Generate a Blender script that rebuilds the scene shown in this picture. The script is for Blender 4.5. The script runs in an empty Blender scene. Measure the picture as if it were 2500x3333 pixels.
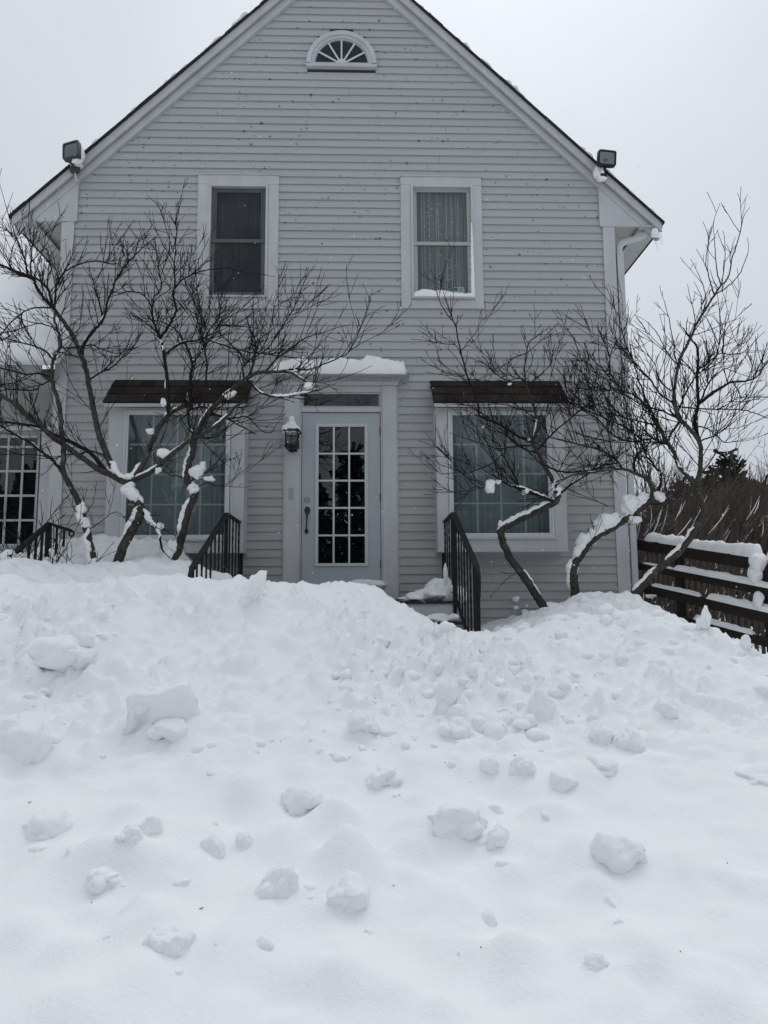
import bpy, bmesh, math, random
import numpy as np
from mathutils import Vector, Matrix, noise as mnoise

# ------------------------------------------------------------------ camera, sky, sun, exposure
SC = bpy.context.scene
COL = SC.collection
CZ = 1.6                                   # eye height above the lot
CAM = np.array([0.0, -8.8, CZ])
FPX = 2450.0                               # focal length in photograph pixels (2500 x 3333)
YAW, PITCH, ROLL = math.radians(1.7357), math.radians(7.028), math.radians(-0.3467)

def cam_axes():
    cy, sy, cp, sp, cr, sr = math.cos(YAW), math.sin(YAW), math.cos(PITCH), math.sin(PITCH), math.cos(ROLL), math.sin(ROLL)
    f = np.array([sy*cp, cy*cp, sp]); rt = np.array([cy, -sy, 0.0]); up = np.cross(rt, f)
    return cr*rt + sr*up, -sr*rt + cr*up, f
RT, UP, FW = cam_axes()
cd = bpy.data.cameras.new('camera'); cam = bpy.data.objects.new('camera', cd); COL.objects.link(cam)
cd.sensor_fit = 'VERTICAL'; cd.sensor_height = 36.0; cd.lens = 36.0*FPX/3333.0
cd.clip_start = 0.05; cd.clip_end = 2000.0
cam.matrix_world = Matrix(((RT[0], UP[0], -FW[0], CAM[0]), (RT[1], UP[1], -FW[1], CAM[1]), (RT[2], UP[2], -FW[2], CAM[2]), (0, 0, 0, 1)))
SC.camera = cam

SUN_EL, SUN_AZ = math.radians(56), math.radians(12)      # behind the house, thin light through the overcast
W = bpy.data.worlds.new('World'); SC.world = W; W.use_nodes = True
wn = W.node_tree; wn.nodes.clear()
def WN(t, **k):
    n = wn.nodes.new(t)
    for a, b in k.items(): setattr(n, a, b)
    return n
sky = WN('ShaderNodeTexSky', sky_type='NISHITA'); sky.sun_disc = False
sky.sun_elevation = SUN_EL; sky.sun_rotation = SUN_AZ; sky.dust_density = 4.0; sky.air_density = 1.0
hs = WN('ShaderNodeHueSaturation'); hs.inputs['Saturation'].default_value = 0.12; hs.inputs['Value'].default_value = 0.22
wn.links.new(sky.outputs[0], hs.inputs['Color'])
bg1 = WN('ShaderNodeBackground'); bg1.inputs['Strength'].default_value = 0.05
wn.links.new(hs.outputs[0], bg1.inputs['Color'])
tc = WN('ShaderNodeTexCoord'); sep = WN('ShaderNodeSeparateXYZ'); wn.links.new(tc.outputs['Generated'], sep.inputs[0])
mr = WN('ShaderNodeMapRange'); mr.inputs['From Min'].default_value = -0.05; mr.inputs['From Max'].default_value = 0.95
mr.inputs['To Min'].default_value = 0.44; mr.inputs['To Max'].default_value = 0.72
wn.links.new(sep.outputs['Z'], mr.inputs['Value'])
cn = WN('ShaderNodeTexNoise'); cn.inputs['Scale'].default_value = 1.6; cn.inputs['Detail'].default_value = 3.0
wn.links.new(tc.outputs['Generated'], cn.inputs['Vector'])
cm = WN('ShaderNodeMapRange'); cm.inputs['From Min'].default_value = 0.3; cm.inputs['From Max'].default_value = 0.7
cm.inputs['To Min'].default_value = 0.87; cm.inputs['To Max'].default_value = 1.10
wn.links.new(cn.outputs['Fac'], cm.inputs['Value'])
mu = WN('ShaderNodeMath', operation='MULTIPLY'); wn.links.new(mr.outputs[0], mu.inputs[0]); wn.links.new(cm.outputs[0], mu.inputs[1])
bg2 = WN('ShaderNodeBackground'); bg2.inputs['Color'].default_value = (0.875, 0.94, 1.03, 1)
wn.links.new(mu.outputs[0], bg2.inputs['Strength'])
ad = WN('ShaderNodeAddShader'); wo = WN('ShaderNodeOutputWorld')
wn.links.new(bg1.outputs[0], ad.inputs[0]); wn.links.new(bg2.outputs[0], ad.inputs[1]); wn.links.new(ad.outputs[0], wo.inputs['Surface'])

sl = bpy.data.lights.new('sun', 'SUN'); sl.energy = 0.9; sl.angle = math.radians(50); sl.color = (1.0, 0.985, 0.96)
so = bpy.data.objects.new('sun', sl); COL.objects.link(so)
sd = Vector((math.sin(SUN_AZ)*math.cos(SUN_EL), math.cos(SUN_AZ)*math.cos(SUN_EL), math.sin(SUN_EL)))
so.rotation_euler = sd.to_track_quat('Z', 'Y').to_euler()

vs = SC.view_settings; vs.view_transform = 'Standard'; vs.look = 'None'; vs.gamma = 1.0; vs.exposure = 0.13; vs.use_curve_mapping = False
SC.render.engine = 'CYCLES'
cy_ = SC.cycles; cy_.max_bounces = 8; cy_.diffuse_bounces = 4; cy_.glossy_bounces = 3; cy_.transmission_bounces = 4; cy_.transparent_max_bounces = 12
cy_.caustics_reflective = False; cy_.caustics_refractive = False; cy_.use_denoising = True

# ------------------------------------------------------------------ geometry helpers
def ray(px, py):
    return FW*FPX + RT*(px-1250.0) - UP*(py-1666.5)
def at(px, py, Y=0.0):                     # a photograph pixel carried to the upright plane Y
    d = ray(px, py); t = (Y-CAM[1])/d[1]
    return CAM + d*t
def X_(px, py, Y=0.0): return float(at(px, py, Y)[0])
def Z_(px, py, Y=0.0): return float(at(px, py, Y)[2])

def setp(o, label=None, cat=None, group=None, kind=None):
    if label: o['label'] = label
    if cat: o['category'] = cat
    if group: o['group'] = group
    if kind: o['kind'] = kind
    return o
def empty(name, parent=None, loc=(0, 0, 0)):
    o = bpy.data.objects.new(name, None); COL.objects.link(o); o.location = loc
    if parent: o.parent = parent
    o.empty_display_size = 0.1
    return o

class MB:
    def __init__(s): s.v = []; s.f = []
    def add(s, vs, fs):
        b = len(s.v); s.v.extend([tuple(map(float, p)) for p in vs]); s.f.extend([tuple(i+b for i in f) for f in fs]); return s
    def box(s, x0, x1, y0, y1, z0, z1):
        return s.add([(x0, y0, z0), (x1, y0, z0), (x1, y1, z0), (x0, y1, z0), (x0, y0, z1), (x1, y0, z1), (x1, y1, z1), (x0, y1, z1)],
                     [(0, 3, 2, 1), (4, 5, 6, 7), (0, 1, 5, 4), (1, 2, 6, 5), (2, 3, 7, 6), (3, 0, 4, 7)])
    def prism(s, poly, y0, y1):            # polygon in X,Z (counter-clockwise seen from -Y) from y0 (front) to y1
        n = len(poly)
        vs = [(x, y0, z) for x, z in poly] + [(x, y1, z) for x, z in poly]
        fs = [tuple(range(n)), tuple(range(2*n-1, n-1, -1))] + [(i, i+n, (i+1) % n+n, (i+1) % n) for i in range(n)]
        return s.add(vs, fs)
    def prismx(s, poly, x0, x1):           # polygon in Y,Z extruded along X
        n = len(poly)
        vs = [(x0, y, z) for y, z in poly] + [(x1, y, z) for y, z in poly]
        fs = [tuple(range(n-1, -1, -1)), tuple(range(n, 2*n))] + [(i, (i+1) % n, (i+1) % n+n, i+n) for i in range(n)]
        return s.add(vs, fs)
    def beam(s, a, b, w, h, up=(0, 0, 1)):  # square bar from a to b
        a = np.array(a, float); b = np.array(b, float); t = (b-a)/np.linalg.norm(b-a); up = np.array(up, float)
        sx = np.cross(t, up); sx /= np.linalg.norm(sx); sz = np.cross(sx, t)
        c = [(-w/2, -h/2), (w/2, -h/2), (w/2, h/2), (-w/2, h/2)]
        vs = [a+sx*i+sz*j for i, j in c]+[b+sx*i+sz*j for i, j in c]
        return s.add(vs, [(3, 2, 1, 0), (4, 5, 6, 7), (0, 1, 5, 4), (1, 2, 6, 5), (2, 3, 7, 6), (3, 0, 4, 7)])
    def tube(s, pts, rad, n=6, cap=True):
        pts = np.asarray(pts, float); m = len(pts)
        if np.isscalar(rad): rad = [rad]*m
        tan = np.gradient(pts, axis=0); tan /= (np.linalg.norm(tan, axis=1, keepdims=True)+1e-9)
        ref = np.array([0.0, 1.0, 0.0]) if abs(tan[0][1]) < 0.8 else np.array([1.0, 0, 0])
        u = np.cross(tan[0], ref); u /= np.linalg.norm(u); vs = []
        for i in range(m):
            u = u - tan[i]*np.dot(u, tan[i]); u /= (np.linalg.norm(u)+1e-9); w = np.cross(tan[i], u)
            for k in range(n):
                a = 2*math.pi*k/n; vs.append(pts[i]+(u*math.cos(a)+w*math.sin(a))*rad[i])
        fs = []
        for i in range(m-1):
            for k in range(n):
                fs.append((i*n+k, i*n+(k+1) % n, (i+1)*n+(k+1) % n, (i+1)*n+k))
        if cap: fs += [tuple(range(n-1, -1, -1)), tuple(range((m-1)*n, m*n))]
        return s.add(vs, fs)
    def lathe(s, c, prof, n=16, axis='z'):  # profile (radius, height)
        vs = []
        for r, h in prof:
            for k in range(n):
                a = 2*math.pi*k/n; p = (r*math.cos(a), r*math.sin(a), h)
                if axis == 'y': p = (p[0], -h, p[1])
                vs.append((c[0]+p[0], c[1]+p[1], c[2]+p[2]))
        fs = []
        for i in range(len(prof)-1):
            for k in range(n):
                fs.append((i*n+k, i*n+(k+1) % n, (i+1)*n+(k+1) % n, (i+1)*n+k))
        fs += [tuple(range(n-1, -1, -1)), tuple(range((len(prof)-1)*n, len(prof)*n))]
        return s.add(vs, fs)
    def build(s, name, mat, parent=None, smooth=False):
        me = bpy.data.meshes.new(name); me.from_pydata(s.v, [], s.f); me.update()
        if smooth: me.polygons.foreach_set('use_smooth', [True]*len(me.polygons))
        me.materials.append(mat)
        o = bpy.data.objects.new(name, me); COL.objects.link(o)
        if parent:
            o.parent = parent
            l = parent.matrix_basis.translation
            p = parent
            t = Vector((0, 0, 0))
            while p: t += p.location; p = p.parent
            o.location = -t
        return o
def np_mesh(name, v, f, mat, parent=None, smooth=True):
    me = bpy.data.meshes.new(name)
    v = np.asarray(v, np.float32); f = np.asarray(f, np.int32); k = f.shape[1]
    me.vertices.add(len(v)); me.vertices.foreach_set('co', v.ravel())
    me.loops.add(f.size); me.loops.foreach_set('vertex_index', f.ravel())
    me.polygons.add(len(f)); me.polygons.foreach_set('loop_start', np.arange(len(f), dtype=np.int32)*k)
    me.polygons.foreach_set('use_smooth', np.full(len(f), smooth))
    me.update(calc_edges=True); me.materials.append(mat)
    o = bpy.data.objects.new(name, me); COL.objects.link(o)
    if parent:
        o.parent = parent; t = Vector((0, 0, 0)); p = parent
        while p: t += p.location; p = p.parent
        o.location = -t
    return o

# numpy value noise
_rs = np.random.RandomState(7); _T = _rs.rand(256, 256)
def vnoise(x, y, s=0):
    x = np.asarray(x, float)+s*37.13; y = np.asarray(y, float)+s*91.7
    xi = np.floor(x).astype(int); yi = np.floor(y).astype(int); xf = x-xi; yf = y-yi
    u = xf*xf*xf*(xf*(xf*6-15)+10); v = yf*yf*yf*(yf*(yf*6-15)+10)
    a = _T[xi & 255, yi & 255]; b = _T[(xi+1) & 255, yi & 255]; c = _T[xi & 255, (yi+1) & 255]; d = _T[(xi+1) & 255, (yi+1) & 255]
    return (a*(1-u)+b*u)*(1-v)+(c*(1-u)+d*u)*v
def fbm(x, y, o=4, s=0):
    r = 0; a = 0.5; k = 1.0
    for i in range(o):
        c, sn = math.cos(i*1.1), math.sin(i*1.1)
        r = r+a*(vnoise((x*c-y*sn)*k, (x*sn+y*c)*k, s+i)-0.5); a *= 0.5; k *= 2.03
    return r
def sstep(a, b, x):
    t = np.clip((np.asarray(x, float)-a)/(b-a), 0, 1); return t*t*(3-2*t)
def catmull(P, per=6):
    P = np.asarray(P, float)
    if len(P) < 3:
        return np.array([P[0]+(P[-1]-P[0])*t for t in np.linspace(0, 1, per+1)])
    Q = np.vstack([2*P[0]-P[1], P, 2*P[-1]-P[-2]]); out = []
    for i in range(1, len(Q)-2):
        p0, p1, p2, p3 = Q[i-1], Q[i], Q[i+1], Q[i+2]
        for k in range(per):
            t = k/per
            out.append(0.5*((2*p1)+(-p0+p2)*t+(2*p0-5*p1+4*p2-p3)*t*t+(-p0+3*p1-3*p2+p3)*t**3))
    out.append(P[-1]); return np.array(out)

# ------------------------------------------------------------------ materials
def newmat(name):
    m = bpy.data.materials.new(name); m.use_nodes = True; nt = m.node_tree
    return m, nt, nt.nodes['Principled BSDF']
def node(nt, t, **k):
    n = nt.nodes.new(t)
    for a, b in k.items():
        if a in n.inputs: n.inputs[a].default_value = b
        else: setattr(n, a, b)
    return n
def ramp(nt, src, stops):
    r = nt.nodes.new('ShaderNodeValToRGB'); cr = r.color_ramp
    while len(cr.elements) < len(stops): cr.elements.new(0.5)
    for e, (p, c) in zip(cr.elements, stops):
        e.position = p; e.color = c if len(c) == 4 else (*c, 1)
    nt.links.new(src, r.inputs['Fac']); return r
def mixc(nt, fac, a, b, mode='MIX'):
    m = nt.nodes.new('ShaderNodeMix'); m.data_type = 'RGBA'; m.blend_type = mode
    for s, v in ((0, fac), (6, a), (7, b)):
        if hasattr(v, 'is_linked') or hasattr(v, 'links'): nt.links.new(v, m.inputs[s])
        else: m.inputs[s].default_value = v if not isinstance(v, tuple) else (*v, 1)[:4]
    return m.outputs[2]
def pos(nt): return node(nt, 'ShaderNodeNewGeometry').outputs['Position']
def mapping(nt, src, scale):
    m = node(nt, 'ShaderNodeMapping'); m.inputs['Scale'].default_value = scale; nt.links.new(src, m.inputs['Vector']); return m.outputs[0]
def noise_(nt, vec, scale, detail=4, rough=0.55):
    n = node(nt, 'ShaderNodeTexNoise'); n.inputs['Scale'].default_value = scale; n.inputs['Detail'].default_value = detail; n.inputs['Roughness'].default_value = rough
    nt.links.new(vec, n.inputs['Vector']); return n.outputs['Fac']
def bump_(nt, h, st, dist, bsdf):
    b = node(nt, 'ShaderNodeBump'); b.inputs['Strength'].default_value = st; b.inputs['Distance'].default_value = dist
    nt.links.new(h, b.inputs['Height']); nt.links.new(b.outputs[0], bsdf.inputs['Normal']); return b
def simple(name, col, rough=0.6, var=0.12, scale=6.0, bump=0.0, bscale=60.0, spec=0.3, metal=0.0, stretch=(1, 1, 1)):
    m, nt, b = newmat(name); v = mapping(nt, pos(nt), stretch)
    n = noise_(nt, v, scale, 5, 0.6)
    lo = tuple(c*(1-var) for c in col); hi = tuple(min(1, c*(1+var)) for c in col)
    r = ramp(nt, n, [(0.3, lo), (0.7, hi)]); nt.links.new(r.outputs[0], b.inputs['Base Color'])
    b.inputs['Roughness'].default_value = rough; b.inputs['Specular IOR Level'].default_value = spec; b.inputs['Metallic'].default_value = metal
    if bump: bump_(nt, noise_(nt, v, bscale, 4), bump, 0.01, b)
    return m

def siding_mat():
    m, nt, b = newmat('siding_paint'); p = pos(nt)
    grain = noise_(nt, mapping(nt, p, (3, 3, 60)), 6, 5, 0.65)
    base = ramp(nt, grain, [(0.3, (0.415, 0.427, 0.43)), (0.72, (0.47, 0.482, 0.485))]).outputs[0]
    oi = node(nt, 'ShaderNodeObjectInfo')
    rv = ramp(nt, oi.outputs['Random'], [(0.0, (0.93, 0.935, 0.94)), (1.0, (1.0, 1.0, 1.0))]).outputs[0]
    base = mixc(nt, 1.0, base, rv, 'MULTIPLY')
    # warm weathering grime on the lower storey, with its own cloudy outline
    sp = node(nt, 'ShaderNodeSeparateXYZ'); nt.links.new(p, sp.inputs[0])
    lowz = node(nt, 'ShaderNodeMapRange'); nt.links.new(sp.outputs['Z'], lowz.inputs['Value'])
    lowz.inputs['From Min'].default_value = 4.6; lowz.inputs['From Max'].default_value = 2.2; lowz.inputs['To Min'].default_value = 0.05; lowz.inputs['To Max'].default_value = 0.75
    gn = noise_(nt, mapping(nt, p, (1.2, 1, 3.0)), 1.7, 5, 0.6)
    gr = ramp(nt, gn, [(0.32, (0, 0, 0)), (0.7, (1, 1, 1))]).outputs[0]
    gm = node(nt, 'ShaderNodeMath', operation='MULTIPLY'); nt.links.new(lowz.outputs[0], gm.inputs[0]); nt.links.new(gr, gm.inputs[1])
    base = mixc(nt, gm.outputs[0], base, (0.335, 0.33, 0.295))
    # dark scattered spots where the paint has failed
    def spots(scale, rmin, rmax, seed, keep):
        mp = node(nt, 'ShaderNodeMapping'); mp.inputs['Location'].default_value = (seed, 0, seed*1.7); mp.inputs['Scale'].default_value = (0.9, 0.02, 1.05)
        wob = node(nt, 'ShaderNodeTexNoise'); wob.inputs['Scale'].default_value = 45; nt.links.new(p, wob.inputs['Vector'])
        va = node(nt, 'ShaderNodeVectorMath', operation='MULTIPLY_ADD'); nt.links.new(wob.outputs['Color'], va.inputs[0]); va.inputs[1].default_value = (0.03, 0, 0.03); nt.links.new(p, va.inputs[2])
        nt.links.new(va.outputs[0], mp.inputs['Vector'])
        vo = node(nt, 'ShaderNodeTexVoronoi'); vo.inputs['Scale'].default_value = scale; nt.links.new(mp.outputs[0], vo.inputs['Vector'])
        sc = node(nt, 'ShaderNodeSeparateColor'); nt.links.new(vo.outputs['Color'], sc.inputs[0])
        rr = node(nt, 'ShaderNodeMapRange'); nt.links.new(sc.outputs['Red'], rr.inputs['Value'])
        rr.inputs['From Min'].default_value = 1-keep; rr.inputs['From Max'].default_value = 1; rr.inputs['To Min'].default_value = rmin; rr.inputs['To Max'].default_value = rmax
        lt = node(nt, 'ShaderNodeMath', operation='LESS_THAN'); nt.links.new(vo.outputs['Distance'], lt.inputs[0]); nt.links.new(rr.outputs[0], lt.inputs[1])
        ok = node(nt, 'ShaderNodeMath', operation='GREATER_THAN'); nt.links.new(sc.outputs['Red'], ok.inputs[0]); ok.inputs[1].default_value = 1-keep
        ml = node(nt, 'ShaderNodeMath', operation='MULTIPLY'); nt.links.new(lt.outputs[0], ml.inputs[0]); nt.links.new(ok.outputs[0], ml.inputs[1])
        return ml.outputs[0], sc.outputs['Green']
    zone = noise_(nt, p, 0.9, 2, 0.5)
    hz = node(nt, 'ShaderNodeMapRange'); nt.links.new(sp.outputs['Z'], hz.inputs['Value']); hz.inputs['From Min'].default_value = 3.1; hz.inputs['From Max'].default_value = 4.4; hz.inputs['To Min'].default_value = -0.35; hz.inputs['To Max'].default_value = 0.12
    za = node(nt, 'ShaderNodeMath', operation='ADD'); nt.links.new(zone, za.inputs[0]); nt.links.new(hz.outputs[0], za.inputs[1])
    zr = ramp(nt, za.outputs[0], [(0.34, (0, 0, 0)), (0.5, (1, 1, 1))]).outputs[0]
    for scale, a, c, seed, keep in ((9.0, 0.06, 0.18, 3.1, 0.38), (17.0, 0.08, 0.24, 8.7, 0.42), (5.0, 0.045, 0.10, 5.5, 0.30)):
        s_, g_ = spots(scale, a, c, seed, keep)
        f = node(nt, 'ShaderNodeMath', operation='MULTIPLY'); nt.links.new(s_, f.inputs[0]); nt.links.new(zr, f.inputs[1])
        dk = ramp(nt, g_, [(0.0, (0.12, 0.125, 0.13)), (1.0, (0.29, 0.30, 0.30))]).outputs[0]
        f2 = node(nt, 'ShaderNodeMath', operation='MULTIPLY'); nt.links.new(f.outputs[0], f2.inputs[0]); f2.inputs[1].default_value = 0.85
        base = mixc(nt, f2.outputs[0], base, dk)
    nt.links.new(base, b.inputs['Base Color']); b.inputs['Roughness'].default_value = 0.62; b.inputs['Specular IOR Level'].default_value = 0.25
    bump_(nt, grain, 0.25, 0.004, b)
    return m
def snow_mat(name='snow', dirt=False):
    m, nt, b = newmat(name); p = pos(nt)
    n1 = noise_(nt, p, 3.0, 4, 0.6)
    c = ramp(nt, n1, [(0.3, (0.885, 0.90, 0.91)), (0.7, (0.92, 0.925, 0.925))]).outputs[0]
    if dirt:
        sp = node(nt, 'ShaderNodeTexVoronoi'); sp.inputs['Scale'].default_value = 9.0; nt.links.new(p, sp.inputs['Vector'])
        dn = noise_(nt, p, 1.4, 5, 0.7)
        dr = ramp(nt, dn, [(0.62, (0, 0, 0)), (0.8, (0.35, 0.35, 0.35))]).outputs[0]
        c = mixc(nt, dr, c, (0.72, 0.76, 0.74))
        # the brownish patch on the crest
        cx = at(430, 1940, -3.35)
        sv = node(nt, 'ShaderNodeVectorMath', operation='DISTANCE'); nt.links.new(p, sv.inputs[0]); sv.inputs[1].default_value = tuple(cx)
        mrr = node(nt, 'ShaderNodeMapRange'); nt.links.new(sv.outputs['Value'], mrr.inputs['Value']); mrr.inputs['From Min'].default_value = 0.35; mrr.inputs['From Max'].default_value = 0.0
        n2 = noise_(nt, p, 16, 5, 0.7); r2 = ramp(nt, n2, [(0.42, (0, 0, 0)), (0.62, (0.6, 0.6, 0.6))]).outputs[0]
        mm = node(nt, 'ShaderNodeMath', operation='MULTIPLY'); nt.links.new(mrr.outputs[0], mm.inputs[0]); nt.links.new(r2, mm.inputs[1])
        c = mixc(nt, mm.outputs[0], c, (0.55, 0.52, 0.45))
    nt.links.new(c, b.inputs['Base Color']); b.inputs['Roughness'].default_value = 0.75; b.inputs['Specular IOR Level'].default_value = 0.12
    b1 = noise_(nt, p, 55, 4, 0.65); b2 = noise_(nt, p, 240, 2, 0.6)
    ma = node(nt, 'ShaderNodeMath', operation='MULTIPLY_ADD'); nt.links.new(b2, ma.inputs[0]); ma.inputs[1].default_value = 0.4; nt.links.new(b1, ma.inputs[2])
    bump_(nt, ma.outputs[0], 0.5, 0.009, b)
    return m
def glass_mat(name, ior=1.48, rough=0.01, tint=(0.85, 0.9, 0.9)):
    m = bpy.data.materials.new(name); m.use_nodes = True; nt = m.node_tree; nt.nodes.clear()
    o = node(nt, 'ShaderNodeOutputMaterial'); t = node(nt, 'ShaderNodeBsdfTransparent'); t.inputs[0].default_value = (*tint, 1)
    g = node(nt, 'ShaderNodeBsdfGlossy'); g.inputs['Roughness'].default_value = rough; g.inputs['Color'].default_value = (0.95, 0.97, 1, 1)
    fr = node(nt, 'ShaderNodeFresnel'); gm_ = node(nt, 'ShaderNodeNewGeometry'); mi = node(nt, 'ShaderNodeMix'); mi.data_type = 'FLOAT'; mi.inputs[2].default_value = ior; mi.inputs[3].default_value = 1/ior
    nt.links.new(gm_.outputs['Backfacing'], mi.inputs[0]); nt.links.new(mi.outputs[0], fr.inputs['IOR'])     # same reflectance from both sides of a thin pane
    n = noise_(nt, pos(nt), 2.2, 2, 0.5); bp = node(nt, 'ShaderNodeBump'); bp.inputs['Strength'].default_value = 0.05; bp.inputs['Distance'].default_value = 0.02
    nt.links.new(n, bp.inputs['Height']); nt.links.new(bp.outputs[0], g.inputs['Normal'])
    mx = node(nt, 'ShaderNodeMixShader'); nt.links.new(fr.outputs[0], mx.inputs[0]); nt.links.new(t.outputs[0], mx.inputs[1]); nt.links.new(g.outputs[0], mx.inputs[2])
    nt.links.new(mx.outputs[0], o.inputs['Surface']); return m
def bark_mat(name, dark, light, snowy=0.0):
    m, nt, b = newmat(name); p = pos(nt)
    n = noise_(nt, mapping(nt, p, (1, 1, 0.45)), 38, 6, 0.7)
    c = ramp(nt, n, [(0.3, dark), (0.75, light)]).outputs[0]
    n2 = noise_(nt, p, 9, 4, 0.6); c = mixc(nt, ramp(nt, n2, [(0.55, (0, 0, 0)), (0.75, (0.5, 0.5, 0.5))]).outputs[0], c, (0.17, 0.165, 0.15))
    nt.links.new(c, b.inputs['Base Color']); b.inputs['Roughness'].default_value = 0.85; b.inputs['Specular IOR Level'].default_value = 0.15
    bump_(nt, n, 0.8, 0.012, b); return m
def wood_mat(name, a, c_, str_=(1, 1, 1)):
    m, nt, b = newmat(name); p = pos(nt)
    n = noise_(nt, mapping(nt, p, str_), 8, 6, 0.65)
    nt.links.new(ramp(nt, n, [(0.25, a), (0.78, c_)]).outputs[0], b.inputs['Base Color']); b.inputs['Roughness'].default_value = 0.75; b.inputs['Specular IOR Level'].default_value = 0.2
    bump_(nt, n, 0.4, 0.006, b); return m
def shingle_mat():
    m, nt, b = newmat('shingle'); p = pos(nt)
    n = noise_(nt, p, 90, 3, 0.7); oi = node(nt, 'ShaderNodeObjectInfo')
    c = ramp(nt, n, [(0.3, (0.024, 0.021, 0.019)), (0.75, (0.062, 0.053, 0.046))]).outputs[0]
    rv = ramp(nt, oi.outputs['Random'], [(0.0, (0.55, 0.55, 0.55)), (1.0, (1.15, 1.1, 1.05))]).outputs[0]
    nt.links.new(mixc(nt, 1.0, c, rv, 'MULTIPLY'), b.inputs['Base Color']); b.inputs['Roughness'].default_value = 0.9; b.inputs['Specular IOR Level'].default_value = 0.1
    bump_(nt, n, 0.5, 0.004, b); return m
def curtain_mat(name, base, streak, green, pattern=False):
    m, nt, b = newmat(name); p = pos(nt)
    n = noise_(nt, mapping(nt, p, (1, 1, 0.03)), 26, 4, 0.6)
    c = ramp(nt, n, [(0.35, base), (0.7, streak)]).outputs[0]
    n2 = noise_(nt, p, 2.6, 3, 0.5); c = mixc(nt, ramp(nt, n2, [(0.45, (0, 0, 0)), (0.7, (0.7, 0.7, 0.7))]).outputs[0], c, green)
    nt.links.new(c, b.inputs['Base Color']); b.inputs['Roughness'].default_value = 0.9; b.inputs['Specular IOR Level'].default_value = 0.05
    return m

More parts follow.
